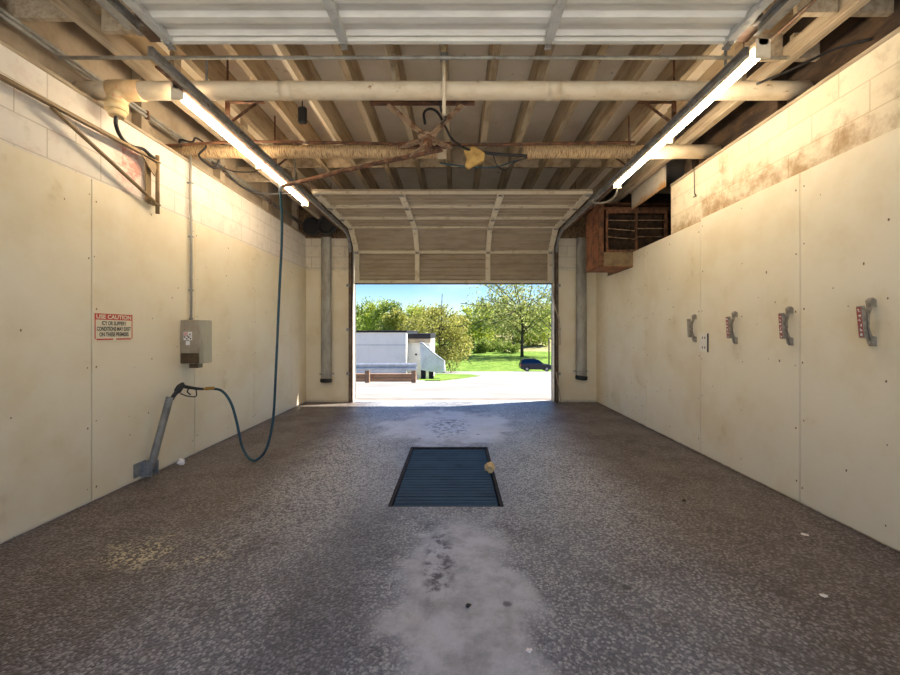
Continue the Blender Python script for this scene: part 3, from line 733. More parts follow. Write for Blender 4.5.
# wand holder, spray gun and hose
b = Vector((XL + PT, 3.44, .09)); top = P(170, 397, 3.62)
t = thing('wand_holder', (b.x, b.y, .03), 'galvanised tube holder leaning from a bracket at the foot of left wall', 'holder')
bt = P(151, 467, 3.50)
MB().tube([bt, top], .031, 16, 0, False).tube([top, bt], .027, 16, 0, False).build('tube', M['holder'], t)
m = MB().bbox(XL + PT + .0005, XL + PT + .007, 3.39, 3.525, .035, .155, .002)
for yy in (3.403, 3.512):
    for zz in (.05, .14): m.tube([(XL + PT + .006, yy, zz), (XL + PT + .012, yy, zz)], .008, 6)
m.build('wall_plate', M['galv'], t)
m = MB().bbox(XL + PT + .007, bt.x + .04, bt.y - .04, bt.y - .033, .025, .15, .001).bbox(XL + PT + .007, bt.x + .04, bt.y + .033, bt.y + .04, .025, .15, .001)
m.tube([(bt.x, bt.y - .05, .075), (bt.x, bt.y + .05, .075)], .009, 8); m.build('clevis', M['galv'], t)
g0 = top + Vector((.012, .005, -.02)); g1 = P(181, 386, 3.70); g2 = P(196, 388.5, 3.86); g3 = P(203, 389, 3.92)
t = thing('spray_gun', g0, 'black pressure washer gun resting in the wand holder', 'spray gun')
MB().tube(smooth_path([g0 - Vector((.03, .02, .12)), g0, g0.lerp(g1, .6), g1, g1 + Vector((.02, .02, .012))], 4), [.012] * 4 + [.018] * 4 + [.030] * 4 + [.026] * 4 + [.018], 10).build('handle', M['black_matte'], t)
MB().tube([g1 - Vector((.01, .01, -.005)), g1.lerp(g2, .5), g2, g3], [.019, .015, .014, .012], 10).build('barrel', M['black_matte'], t)
dn = Vector((0, 0, -1))
MB().tube(smooth_path([g2 + dn * .008, g2 + dn * .075, g2.lerp(g1, .55) + dn * .085, g0.lerp(g1, .55) + Vector((.02, .02, -.02))], 5), .0055, 8).build('trigger_guard', M['black_matte'], t)
MB().tube(smooth_path([g1.lerp(g2, .5) + dn * .012, g1.lerp(g2, .42) + dn * .045, g1.lerp(g2, .62) + dn * .068], 4), .006, 8).build('trigger', M['black_matte'], t)
MB().tube([g3, g3.lerp(P(210, 389, 4.0), .9)], .011, 10).build('coupling', M['brass'], t)
t = thing('pressure_hose', (-2.03, 4.05, .03), 'teal pressure hose hanging from the boom to the spray gun', 'hose')
pth = [g3 + Vector((.04, .05, 0)), P(222, 391, 4.06), P(231, 403, 4.08), P(237, 423, 4.08), P(242, 446, 4.0), P(250, 459, 3.93), P(258, 459, 3.93), P(267, 447, 3.98), P(273, 420, 4.03), P(275.5, 380, 4.02), P(279, 300, 4.0), P(282, 230, 4.0), e + Vector((-.03, 0, -.05))]
MB().tube(smooth_path(pth, 8), .0128, 10).build('hose_run', M['hose'], t)
MB().tube([pth[0] - Vector((.03, .03, 0)), pth[0] + Vector((.03, .02, 0))], .016, 10).build('ferrule', M['brass'], t)

cable('black cable bundle looping over the wrapped pipe by the left wall', [P(181, 147, 4.0), P(180, 140, 3.95), P(192, 142, 3.95), P(196, 138, 3.95), P(206, 146, 4.0), P(199, 156, 4.1), P(214, 168, 4.2), P(219, 160, 4.2)], .01)
cable('dark cable sagging along the left wall toward the lamp', [P(212, 162, 4.35), P(224, 170, 4.5), P(238, 184, 4.7), P(252, 191, 4.8), P(268, 194, 4.95), P(292, 193, 5.1)], .011)
cable('thin dark cable above the sagging one beside the left lamp', [P(215, 163, 4.5), P(232, 171, 4.7), P(252, 172, 4.8), P(258, 170, 4.8)], .008)

# ------------------------------------------------------------------ ducts beside the back door
def duct(x, zlo, zhi, r, label, tilt):
    yc_ = YB - PT - .055
    t = thing('vent_duct', (x, yc_, zlo), label, 'duct', 'ducts beside the back doorway')
    m = MB(); n = 16; vs = []
    for z, k in ((zlo + .05, 1.0), (zlo + .6, 1.0), (zhi, .94)):
        vs += [(x + r * k * math.cos(2 * PI * i / n), yc_ + .053 * math.sin(2 * PI * i / n), z) for i in range(n)]
    m.add(vs, [(j * n + i, j * n + (i + 1) % n, (j + 1) * n + (i + 1) % n, (j + 1) * n + i) for j in range(2) for i in range(n)], 0, True)
    m.add([vs[2 * n + i] for i in range(n)], [tuple(range(n))])
    m.build('duct_run', M['galv_dull'], t)
    mt = Matrix.Translation((x, yc_ - .005, zlo + .03)) @ Matrix.Rotation(tilt, 4, 'Y')
    vs = [mt @ Vector((r * 1.14 * k * math.cos(2 * PI * i / n), .07 * k * math.sin(2 * PI * i / n) * .8, z)) for z, k in ((-.035, .8), (-.02, 1), (.03, 1), (.04, .9)) for i in range(n)]
    m = MB().add(vs, [(j * n + i, j * n + (i + 1) % n, (j + 1) * n + (i + 1) % n, (j + 1) * n + i) for j in range(3) for i in range(n)] + [tuple(range(n)), tuple(range(3 * n, 4 * n))])
    m.build('end_flap', M['black'], t)
    m = MB().box(x - r - .035, x + r + .035, yc_ + .044, yc_ + .054, zlo + .14, zlo + .16).box(x - r * 1.03, x + r * 1.03, yc_ - .057, yc_ + .05, zlo + .14, zlo + .155)
    m.build('strap', M['galv'], t)
    return t
duct(-2.35, .37, 3.02, .098, 'left galvanised duct beside the back doorway, below the black coil', 0)
duct(2.27, .42, 2.98, .098, 'right galvanised duct beside the back doorway, under the rusty heater', .12)
t = thing('hanging_hose_coil', (-2.36, 7.1, 2.98), 'black rolled hose coil on top of the left duct', 'hose coil')
for k, (x, y, z, rr) in enumerate(((-2.52, 7.06, 3.13, .14), (-2.25, 7.02, 3.14, .15))):
    for j in range(4):
        path = [(x + (rr - .012 * j) * math.cos(a * PI / 10) * 1.0, y - .07 + .045 * j, z + (rr - .012 * j) * math.sin(a * PI / 10)) for a in range(21)]
        MB().tube(path, .026, 8, 0, False).build('loop', M['black'], t)
    MB().tube([(x, y - .08, z), (x, y + .1, z)], rr * .8, 14).build('core', M['black'], t)
MB().bar((-2.58, 7.1, 3.0), (-2.2, 7.1, 3.0), .12, .03).build('bracket', M['wood_dark'], t)

# ------------------------------------------------------------------ heater in the right wall
hx0, hx1, hy0, hy1, hz0, hz1 = 2.07, 3.12, 5.80, 6.36, 2.225, 3.15
t = thing('unit_heater', (hx0, hy0, hz0), 'rusty unit heater with a barred grille set through the right wall', 'heater')
m = MB().bbox(hx0, hx0 + .015, hy0, hy1, hz0, hz1, .003)
for z in (2.78, 2.86): m.tube([(hx0, hy0 + .01, z), (hx0, hy1 - .01, z)], .012, 8)
m.build('side_panel', M['rust_orange'], t)
MB().bbox(hx0, hx1, hy0, hy1, hz0 - .0, hz0 + .012, .002).build('bottom_panel', M['rust_orange'], t)
MB().bbox(hx0, hx1, hy0, hy1, hz1 - .012, hz1, .002).build('top_panel', M['rust'], t)
MB().bbox(hx0 + .015, hx1, hy1 - .012, hy1, hz0, hz1, .002).build('back_panel', M['wood_dark'], t)
gx0, gx1, gz0, gz1 = hx0 + .13, 3.02, 2.47, 3.0
m = MB().bbox(hx0, hx0 + .07, hy0 - .012, hy0 + .02, hz0, hz1, .003)
m.bbox(hx0 + .07, hx1, hy0 - .004, hy0 + .016, gz1 + .05, hz1 - .06, .003)
m.build('front_frame', M['rust'], t)
MB().bbox(hx0 + .07, hx1, hy0 - .002, hy0 + .014, hz0 + .012, gz0 - .03, .003).build('lower_panel', M['olive_metal'], t)
m = MB()
for a in ((gx0 - .03, gx0, gz0 - .03, gz1 + .05), (gx1, gx1 + .04, gz0 - .03, gz1 + .05), ((gx0 + gx1) / 2 - .015, (gx0 + gx1) / 2 + .015, gz0, gz1)):
    m.bbox(a[0], a[1], hy0 - .02, hy0 + .02, a[2], a[3], .003)
m.bbox(gx0, gx1, hy0 - .02, hy0 + .02, gz1, gz1 + .05, .003); m.bbox(gx0, gx1, hy0 - .02, hy0 + .02, gz0 - .03, gz0, .003)
m.build('grille_frame', M['rust'], t)
mid = (gx0 + gx1) / 2
for a, bb, tl in ((gx0, mid - .015, -.035), (mid + .015, gx1, .0)):
    for z in (2.66, 2.78, 2.90):
        MB().bar((a, hy0 + .0, z), (bb, hy0 + .0, z + tl * (1 if z < 2.85 else .2)), .006, .010, (0, 0, 1)).build('grille_bar', M['rust_pale'], t)
m = MB()
for k in range(30):
    x = gx0 + .01 + k * (gx1 - gx0 - .02) / 29
    m.box(x - .0025, x + .0025, hy0 + .05, hy0 + .16, gz0, gz1)
m.build('fins', M['wood_dark'], t)
o = MB().bbox(2.50, 2.518, 4.79, 5.70, 3.02, 3.76, .003).build('hanging_board', None)
# the board: white with one orange stain along its lower edge
tt = NT('header_board_paint'); x, y, z = tt.sep()
nn = tt.noise(3.5, 5, .6, None, .4)
g = tt.math('ADD', tt.math('SUBTRACT', z, 3.02), tt.math('MULTIPLY', tt.math('SUBTRACT', nn, .5), .25))
cc = tt.mix(tt.ramp(tt.noise(4, 5), .4, .7), RGB(206, 196, 176), RGB(186, 172, 148))
cc = tt.mix(tt.ramp(g, .0, .09, .9, 0), cc, RGB(188, 132, 62))
o.data.materials[0] = tt.done(cc, .7)
tag(o, 'white board with an orange water stain hung above the heater opening', 'board')
t = thing('flexible_cable', P(616, 187, 4.82), 'pale flexible cable drooping from the right lamp to the heater', 'cable')
MB().tube(smooth_path([(1.90, 4.69, 3.02), P(615, 196, 4.80), P(606, 202, 4.95), P(596, 203, 5.1), P(590, 200, 5.2)], 6), .011, 8).build('cable_run', M['galv_dull'], t)
t = thing('pull_wire', P(694, 197, 4.28), 'short wire with a hook hanging on the right wall top', 'wire')
MB().tube([(XR - .03, 4.28, 3.1), (XR - .022, 4.28, 2.76)], .004, 6).build('wire', M['dark_cable'], t)
MB().tube(smooth_path([(XR - .022, 4.28, 2.76), (XR - .02, 4.26, 2.73), (XR - .03, 4.29, 2.725)], 4), .006, 6).build('hook', M['dark_cable'], t)
cable('black cable strung diagonally across the gap above the right wall', [P(757, 84, 2.9), P(790, 70, 2.85), P(828, 52, 2.78), P(850, 44, 2.7), P(872, 39, 2.62)], .009)
o = MB().tube([(2.1, .2, 3.225), (2.1, 4.0, 3.225)], .012, 8).build('hanging_rod', M['track_rusty']); tag(o, 'rusty rod running forward beside the right lamp', 'rod')

# ------------------------------------------------------------------ mat clamps and outlet on the right wall
def clamp(y, z, label, tilt, red=True):
    x = XR - PT
    t = thing('mat_clamp', (x, y, z - .14), label, 'clamp', 'mat clamps on the right wall')
    prof = [(0, .142), (.020, .155), (.04, .138), (.034, .10), (.052, .055), (.054, -.035), (.036, -.085), (.03, -.115), (.016, -.142), (0, -.142)]
    prof_in = [(0, .10), (.022, .10), (.040, .050), (.042, -.03), (.024, -.080), (0, -.085)]
    m = MB(); w = .018
    outer = [(x - a, z + b_) for a, b_ in prof]; inner = [(x - a, z + b_) for a, b_ in prof_in]; w = .015
    poly = outer + inner[::-1]
    # strap as quads along its outline
    pairs = [(outer[0], inner[0]), (outer[1], inner[0]), (outer[2], inner[0]), (outer[3], inner[1]), (outer[4], inner[2]), (outer[5], inner[3]), (outer[6], inner[4]), (outer[7], inner[5]), (outer[8], inner[5]), (outer[9], inner[5])]
    vs = []
    for (a, b_) in pairs:
        vs += [(a[0], y - w, a[1]), (a[0], y + w, a[1]), (b_[0], y + w, b_[1]), (b_[0], y - w, b_[1])]
    fs = [(4 * i + k, 4 * i + (k + 1) % 4, 4 * i + 4 + (k + 1) % 4, 4 * i + 4 + k) for i in range(len(pairs) - 1) for k in range(4)] + [(0, 1, 2, 3), tuple(4 * (len(pairs) - 1) + k for k in (3, 2, 1, 0))]
    m.add(vs, fs); m.build('strap', M['clamp'], t)
    for zz in (.125, -.12): MB().tube([(x - .014, y, z + zz), (x - .036, y, z + zz)], .009, 8).build('bolt', M['clamp'], t)
    mt = Matrix.Translation((x - .068, y + .004, z)) @ Matrix.Rotation(-tilt, 4, 'Y')
    bar_ = MB().bbox(-.014, .012, -.017, .017, -.092, .105, .003, 0, mt).build('jaw', M['clamp'], t)
    if red:
        m = MB().box(-.0148, -.0138, -.015, .015, -.085, .098, 0, mt)
        for k, ch in enumerate('UTIPUD'):
            zc_ = .078 - k * .030
            for j in range(3):
                a = R.uniform(-.011, .001); bq = R.uniform(-.009, .005)
                m.box(-.0156, -.0148, a, a + R.choice((.004, .011)), zc_ + bq, zc_ + bq + R.choice((.004, .010)), 1, mt)
        m.build('sticker', [M['clamp_red'], M['white']], t)
    return t
clamp(2.45, 1.335, 'largest mat clamp with red sticker, nearest the front', .10)
clamp(3.05, 1.32, 'red stickered mat clamp just beyond the middle sheet seam', .06)
clamp(3.65, 1.315, 'mat clamp with a faded red sticker, next past the outlet', .06)
clamp(4.27, 1.315, 'bare metal mat clamp above the wall outlet', .05, False)
x = XR - PT
t = thing('wall_outlet', (x, 4.16, 1.10), 'cream electrical outlet plate between two mat clamps', 'outlet')
MB().bbox(x - .007, x - .0005, 4.06, 4.20, 1.075, 1.265, .002).build('plate', M['outlet'], t)
MB().box(x - .012, x - .0005, 4.055, 4.062, 1.075, 1.265).build('edge', M['ink'], t)
for zz in (1.12, 1.22):
    for yy in (4.105, 4.145): MB().box(x - .0085, x - .006, yy - .006, yy + .006, zz - .011, zz + .011).build('socket_hole', M['ink'], t)


# ------------------------------------------------------------------ grate, litter
t = thing('floor_grate', ((GX0 + GX1) / 2, GY0, 0), 'drain grate coloured dark blue for reflected sky, set in the middle of the floor', 'grate')
m = MB(); w = .022
m.bbox(GX0 + .004, GX1 - .004, GY0 + .004, GY0 + w, -.05, -.006, .002).bbox(GX0 + .004, GX1 - .004, GY1 - w, GY1 - .004, -.05, -.006, .002)
m.bbox(GX0 + .004, GX0 + w, GY0 + w, GY1 - w, -.05, -.006, .002).bbox(GX1 - w, GX1 - .004, GY0 + w, GY1 - w, -.05, -.006, .002)
m.build('frame', M['grate_edge'], t)
ym = 3.83
for a, b_ in ((GY0 + w + .006, ym - .004), (ym + .004, GY1 - w - .02)):
    m = MB(); n = int((b_ - a) / .0165)
    for k in range(n + 1):
        y = a + (b_ - a) * k / n; dz = .003 * math.sin(k * 1.7)
        m.box(GX0 + w + .008, GX1 - w - .012, y - .0068, y + .0068, -.045, -.017 + dz)
    for k in range(9):
        x = GX0 + w + .02 + k * (GX1 - GX0 - 2 * w - .05) / 8
        m.box(x - .004, x + .004, a, b_, -.042, -.020)
    m.box(GX0 + w + .008, GX1 - w - .012, a, b_, -.047, -.0185)
    m.build('grate_panel', M['sky_tint_bar'], t)

def crumple(name, loc, r, mat, label, cat, flat=.6, sub=2):
    import bmesh
    bm = bmesh.new(); bmesh.ops.create_icosphere(bm, subdivisions=sub, radius=1)
    seed = Vector((R.uniform(0, 50), R.uniform(0, 50), R.uniform(0, 50)))
    for v in bm.verts:
        k = 1 + .75 * mnoise.noise(v.co * 1.6 + seed) + .5 * mnoise.noise(v.co * 4.3 + seed)
        v.co = Vector((v.co.x * k * r, v.co.y * k * r * .8, v.co.z * k * r * flat))
    zmin = min(v.co.z for v in bm.verts)
    for v in bm.verts: v.co.z -= zmin
    me = bpy.data.meshes.new(name); bm.to_mesh(me); bm.free(); me.materials.append(mat)
    o = bpy.data.objects.new(name, me); COL.objects.link(o); o.location = loc
    return tag(o, label, cat)
def ground(px, py): Y = FP * HC / (py - VY); return Vector(((px - VX) * Y / FP, Y, 0))
crumple('paper_scrap', ground(181, 466), .032, M['paper'], 'white crumpled paper on the floor against the left wall', 'paper', 1.0)
crumple('dry_leaf', ground(490, 474) + Vector((.0, .02, .0)), .05, M['leaf_tan'], 'tan crumpled leaf on the right edge of the grate', 'leaf', .9)
crumple('paper_scrap', ground(529, 652), .013, M['paper'], 'small white scrap on the near floor right of centre', 'paper', .4)
crumple('paper_scrap', ground(824, 597), .016, M['paper'], 'small white scrap on the floor toward the lower right', 'paper', .3)
crumple('paper_scrap', ground(805, 535), .02, M['paper'], 'thin white sliver on the floor near right wall', 'paper', .15)
crumple('pebble', ground(468, 607), .012, M['bark'], 'dark pebble on the pale silt at the near centre', 'pebble', .6)
crumple('pebble', ground(684, 502), .014, M['bark'], 'dark pebble on the aggregate below the middle clamp', 'pebble', .6)
o = MB().bar(P(561, 401.5, 7.17), P(556, 372, 7.2), .02, .012).build('wood_strip', M['wood_tan']); tag(o, 'loose wooden strip leaning by the right door jamb', 'strip')
cable('pale cord hanging down the right door jamb', [P(553, 284, 7.14), P(554.5, 305, 7.14), P(559, 320, 7.15), P(560, 345, 7.16)], .012, 'wood_tan')

# ------------------------------------------------------------------ outside
def gz(Y): return -.02 if Y < 7.5 else -.02 - .0872 * (Y - 7.5)
m = MB(); ys = [YB + .19, 12, 20, 32, 45, 58.5]
m.add([(x, y, gz(y)) for y in ys for x in (-60, -20, -4, 4, 20, 60)], [(j * 6 + i, j * 6 + i + 1, j * 6 + 7 + i, j * 6 + 6 + i) for j in range(5) for i in range(5)])
struct(m.build('driveway', M['drive'], None, False), 'sunlit pale concrete driveway sloping away outside', 'driveway')
m = MB().add([(-40, -45, -.025), (40, -45, -.025), (40, YF - .0, -.02), (-40, YF - .0, -.02)], [(0, 1, 2, 3)])
struct(m.build('apron', M['apron'], None, False), 'unseen concrete apron paled for light bounce, outside the front doorway behind the viewer', 'apron')
def fieldz(Y): return -4.47 + .022 * (Y - 58.5)
m = MB(); ys = [58.4, 70, 90, 120, 180, 320]
m.add([(x, y, fieldz(y) + (max(0, x - 4) * .03 * (y - 90) / 60 if y > 90 else 0)) for y in ys for x in (-260, -60, -10, 4, 40, 90, 300)], [(j * 7 + i, j * 7 + i + 1, j * 7 + 8 + i, j * 7 + 7 + i) for j in range(5) for i in range(6)])
struct(m.build('lawn', M['grass'], None, False), 'bright green grass field beyond the driveway', 'lawn')
m = MB()
vs = [(x, y, z) for (x, y, z) in ((12, 98, -3.5), (60, 96, -3.4), (110, 100, -3.3), (12, 125, -.9), (60, 128, 1.2), (110, 128, 1.6), (12, 190, .5), (60, 190, 3), (110, 190, 4))]
m.add(vs, [(0, 1, 4, 3), (1, 2, 5, 4), (3, 4, 7, 6), (4, 5, 8, 7)])
struct(m.build('hill', M['grass_dry'], None, False), 'dry pale slope rising behind the big tree', 'hill')
# grass island by the ramp
def slab_on(pts, mat, name, label, cat, h=.03):
    m = MB(); n = len(pts)
    lo = [(x, y, gz(y) - .05) for x, y in pts]; hi = [(x, y, gz(y) + h) for x, y in pts]
    m.add(lo + hi, [tuple(range(n, 2 * n))] + [(i, (i + 1) % n, n + (i + 1) % n, n + i) for i in range(n)])
    return struct(m.build(name, mat), label, cat)
isl = []
for px, py in ((418, 381), (440, 381), (458, 379), (480, 376), (470, 374.6), (446, 374), (422, 374)):
    Y = (HC + .02 - .0872 * 7.5) / ((py - VY) / FP - .0872); isl.append(((px - VX) * Y / FP, Y))
slab_on(isl, M['grass'], 'grass_island', 'small mown grass strip beside the loading ramp', 'grass')

# guard rail
gy = 16.2; gb = gz(gy)
t = thing('guard_rail', (-3.2, gy, gb), 'steel guard rail on short posts outside the doorway', 'guard rail')
prof = [(-.02, .0), (-.055, .05), (-.055, .10), (-.01, .15), (-.055, .20), (-.055, .25), (-.02, .31)]
m = MB(); zt = HC + (VY - 370.5) * gy / FP
vs = [(x, gy + a, zt + b_) for x in (-9.0, P(417, 0, gy).x) for a, b_ in prof] 
n = len(prof); m.add(vs, [(i, i + 1, n + i + 1, n + i) for i in range(n - 1)])
vs2 = [(x, gy + a + .012, zt + b_) for x in (-9.0, P(417, 0, gy).x) for a, b_ in prof]; m.add(vs2, [(i, i + 1, n + i + 1, n + i) for i in range(n - 1)])
m.build('beam', M['guard'], t)
for px in (290, 328, 367, 413.5):
    xx = P(px, 0, gy).x
    m = MB().bbox(xx - .09, xx + .09, gy + .0, gy + .16, gb - .02, zt + .25, .01); m.build('post', M['timber'], t)
ky = 16.6; kb = gz(ky)
t = thing('timber_kerb', (-4, ky, kb), 'brown timber kerb wall behind the guard rail', 'kerb')
for k in range(2):
    MB().bbox(-9.2, P(416, 0, ky).x, ky - .02 + .02 * k, ky + .24, kb + .02 + k * .17, kb + .185 + k * .17, .012).build('timber', M['timber'], t)
MB().bbox(-9.2, P(424, 0, ky).x, ky - .22, ky + .4, kb - .06, kb + .03, .01).build('footing', M['concrete_out'], t)
# white building and ramp
Yw = 21.0; wbz = gz(Yw)
t = thing('white_building', (-5, Yw, wbz), 'low white building with a black roof edge behind the guard rail', 'building')
zt1 = HC + (VY - 332.5) * Yw / FP; xr1 = P(406, 0, Yw).x
m = MB().box(-14, xr1, Yw, Yw + 6, wbz - .3, zt1); m.build('wall', M['white_wall'], t)
zm = HC + (VY - 345) * Yw / FP
MB().box(-14, xr1 + .01, Yw - .015, Yw, zm - .015, zm + .015).build('joint_strip', M['guard'], t)
MB().bbox(-14.1, xr1 + .05, Yw - .06, Yw + 6.1, zt1, zt1 + .11, .01).build('roof_edge', M['roof_black'], t)
Y2 = 22.0; xa, xb2 = xr1, P(431, 0, Y2).x; zt2 = HC + (VY - 338.5) * Y2 / FP
MB().box(xa, xb2 - .05, Y2, Y2 + 5, gz(Y2) - .3, zt2).build('annex_wall', M['white_wall'], t)
MB().bbox(xa, xb2, Y2 - .3, Y2 + 5, zt2, zt2 + .28, .01).build('annex_fascia', M['roof_black'], t)
MB().bbox(xa, xb2, Y2 - .22, Y2, zt2 - .22, zt2, .01).build('soffit', M['board'], t)
xd = P(416, 0, Y2).x
MB().tube([(xd, Y2 - .03, HC + (VY - 354.5) * Y2 / FP), (xd, Y2, HC + (VY - 354.5) * Y2 / FP)], .06, 10).build('door_knob', M['ink'], t)
Yr = 20.6
t = thing('ramp_panel', (P(432, 0, Yr).x, Yr, gz(Yr)), 'white corrugated ramp side sloping down to the right', 'ramp')
pr = [P(420, 343.5, Yr), P(423, 344, Yr), P(434, 354, Yr), P(444.5, 362, Yr), P(445, 372, Yr), P(440, 373, Yr), P(421, 370, Yr)]
m = MB().prism([(p.x, p.z) for p in pr], 'y', Yr, Yr + .9); m.build('side_sheet', M['white_sheet'], t)
for k in range(9):
    u = (k + .5) / 9; x = pr[0].x + (pr[3].x - pr[0].x) * u
    zt_ = pr[1].z + (pr[3].z - pr[1].z) * u - .12; zb_ = pr[6].z + (pr[5].z - pr[6].z) * u + .04
    MB().box(x - .025, x + .025, Yr - .03, Yr, zb_, zt_).build('rib', M['white_sheet'], t)
path = [p + Vector((0, -.02, .03)) for p in pr[:4]]
MB().tube(path, .045, 8).build('hand_rail', M['guard'], t)
for px in (423, 431):
    q_ = P(px, 372, Yr); MB().bbox(q_.x - .12, q_.x + .12, Yr + .1, Yr + .4, gz(Yr) - .05, q_.z + .1, .01).build('foot', M['roof_black'], t)

# parked car
def car(x0, Y):
    zb = gz(Y)
    t = thing('parked_car', (x0 + 2.3, Y, zb), 'dark parked estate car at the edge of the grass field', 'car')
    L, Wd, H = 4.65, 1.8, 1.72
    side = [(.02, .42), (.0, .75), (.06, 1.05), (.25, 1.12), (2.9, 1.10), (3.35, 1.04), (4.25, .92), (4.55, .78), (L, .52), (4.6, .30), (4.25, .26), (.25, .28)]
    m = MB().prism([(x0 + a, zb + b_) for a, b_ in side], 'y', Y, Y + Wd)
    bevel(m.build('body', M['car_paint'], t), .07, 3)
    cab = [(.10, 1.08), (.30, 1.60), (.60, H), (2.1, H), (2.55, 1.62), (3.30, 1.08)]
    n = len(cab); vs = []
    for yy, s in ((Y, 1), (Y + Wd, -1)):
        for a, b_ in cab: vs.append((x0 + a, yy + s * (.06 + .16 * (b_ - 1.08) / .64), zb + b_))
    m = MB().add(vs, [tuple(range(n)), tuple(range(n, 2 * n))] + [(i, (i + 1) % n, n + (i + 1) % n, n + i) for i in range(n)])
    bevel(m.build('cabin', M['car_paint'], t), .05, 2)
    for (a0, a1, b0, b1) in ((.32, 1.05, .45, 1.05), (1.15, 2.0, 1.15, 1.95), (2.1, 3.0, 2.05, 2.42)):
        def q(a, z): return (x0 + a, Y + .06 + .16 * (z - 1.08) / .64 - .012, zb + z)
        MB().add([q(a0, 1.14), q(a1, 1.14), q(b1, 1.60), q(b0, 1.60)], [(0, 1, 2, 3)]).build('side_window', M['car_glass'], t)
    MB().add([(x0 + 3.27, Y + .16, zb + 1.12), (x0 + 3.27, Y + Wd - .16, zb + 1.12), (x0 + 2.60, Y + Wd - .26, zb + 1.60), (x0 + 2.60, Y + .26, zb + 1.60)], [(0, 1, 2, 3)]).build('windscreen', M['car_glass'], t)
    MB().add([(x0 + .11, Y + .16, zb + 1.14), (x0 + .11, Y + Wd - .16, zb + 1.14), (x0 + .27, Y + Wd - .26, zb + 1.58), (x0 + .27, Y + .26, zb + 1.58)], [(0, 1, 2, 3)]).build('rear_window', M['car_glass'], t)
    for a in (.92, 3.68):
        for yy in (Y - .02, Y + Wd - .2):
            w_ = MB().tube([(x0 + a, yy, zb + .34), (x0 + a, yy + .22, zb + .34)], .34, 22).build('wheel', M['tyre'], t)
            MB().tube([(x0 + a, yy - .012, zb + .34), (x0 + a, yy + .02, zb + .34)], .20, 12).build('hub_cap', M['alloy'], w_)
    MB().bbox(x0 - .015, x0 + .12, Y - .01, Y + .2, zb + .75, zb + 1.0, .01).build('tail_lamp', M['lamp_red'], t)
    MB().bbox(x0 + 4.3, x0 + 4.56, Y - .01, Y + .2, zb + .66, zb + .82, .01).build('head_lamp', M['lamp_clear'], t)
    MB().bbox(x0 + 2.95, x0 + 3.1, Y - .16, Y - .0, zb + 1.10, zb + 1.24, .02).build('wing_mirror', M['car_paint'], t)
    MB().bbox(x0 + .5, x0 + 2.2, Y + .25, Y + .29, zb + H, zb + H + .06, .01).build('roof_rail', M['black_matte'], t)
car(P(520.5, 0, 56).x, 56.0)
o = MB().tube([P(549, 366, 62), P(549, 338, 62)], .11, 10).build('wooden_post', M['bark']); tag(o, 'dark wooden post standing behind the parked car', 'post')

# trees
def tree(name, label, base, H, crown, n, leaf, mat, trunk_r=.2, clear=.3, blobs=40, group=None, twigs=14, sparse=False):
    """base point, height H, crown (rx, ry), n leaf cards of size leaf"""
    rr = random.Random(hash((round(base[0], 1), round(base[1], 1))) & 0xffff)
    b = Vector(base); rx, ry = crown; cz = H * (clear + 1) / 2; rz = H * (1 - clear) / 2
    t = thing(name, b, label, 'tree', group)
    m = MB(); top = b + Vector((rr.uniform(-.3, .3), 0, H * .72))
    m.tube([b - Vector((0, 0, .3)), b + Vector((0, 0, H * clear)), b.lerp(top, .7), top], [trunk_r * 1.15, trunk_r * .85, trunk_r * .4, trunk_r * .08], 8)
    cs = []
    for k in range(blobs):
        while True:
            p = Vector((rr.uniform(-1, 1), rr.uniform(-1, 1), rr.uniform(-1, 1)))
            if .25 < p.length < 1: break
        cs.append((b + Vector((p.x * rx, p.y * ry, cz + p.z * rz)), rr.uniform(.6, 1.25)))
    for k in range(twigs):
        c, _ = cs[k % len(cs)]; s0 = b.lerp(top, rr.uniform(.3, .95))
        midp = s0.lerp(c, .5) + Vector((rr.uniform(-.2, .2), rr.uniform(-.2, .2), rr.uniform(0, .5)))
        ext = c + (c - s0) * (.35 if sparse else 0.0)
        m.tube(smooth_path([s0, midp, c, ext] if sparse else [s0, midp, c], 3), trunk_r * .22, 5)
    m.build('trunk', M['bark'], t)
    vs = []; fs = []; br = (rx * ry * rz) ** (1 / 3) * 1.5 / (blobs ** (1 / 3))
    for k in range(n):
        c, s = cs[k % blobs]
        d = Vector((rr.gauss(0, 1), rr.gauss(0, 1), rr.gauss(0, .8))); d = d.normalized() * (rr.random() ** .45) * br * s
        p = c + d; a = Vector((rr.gauss(0, 1), rr.gauss(0, 1), rr.gauss(0, 1))).normalized(); u = a.orthogonal().normalized(); w = a.cross(u)
        L = leaf * rr.uniform(.6, 1.3); i = len(vs)
        vs += [p - u * L, p + w * L * .55, p + u * L, p - w * L * .55]; fs.append((i, i + 1, i + 2, i + 3))
    me = MB(); me.v = vs; me.f = fs; me.mi = [0] * len(fs); me.sm = [False] * len(fs)
    me.build('foliage', mat, t, False)
    return t
tree('olive_tree', 'broad olive brown tree beside the white building', (P(440, 0, 44).x, 44, gz(44)), 7.8, (3.9, 3.0), 6500, .15, M['leaf_olive'], .16, .06, 60, None, 40, True)
Yt = 84
tree('shade_tree', 'tall spreading tree on the field above the parked car', (P(522, 0, Yt).x, Yt, fieldz(Yt)), 19, (10.0, 7), 6000, .30, M['leaf_spring'], .34, .14, 70, None, 40, True)
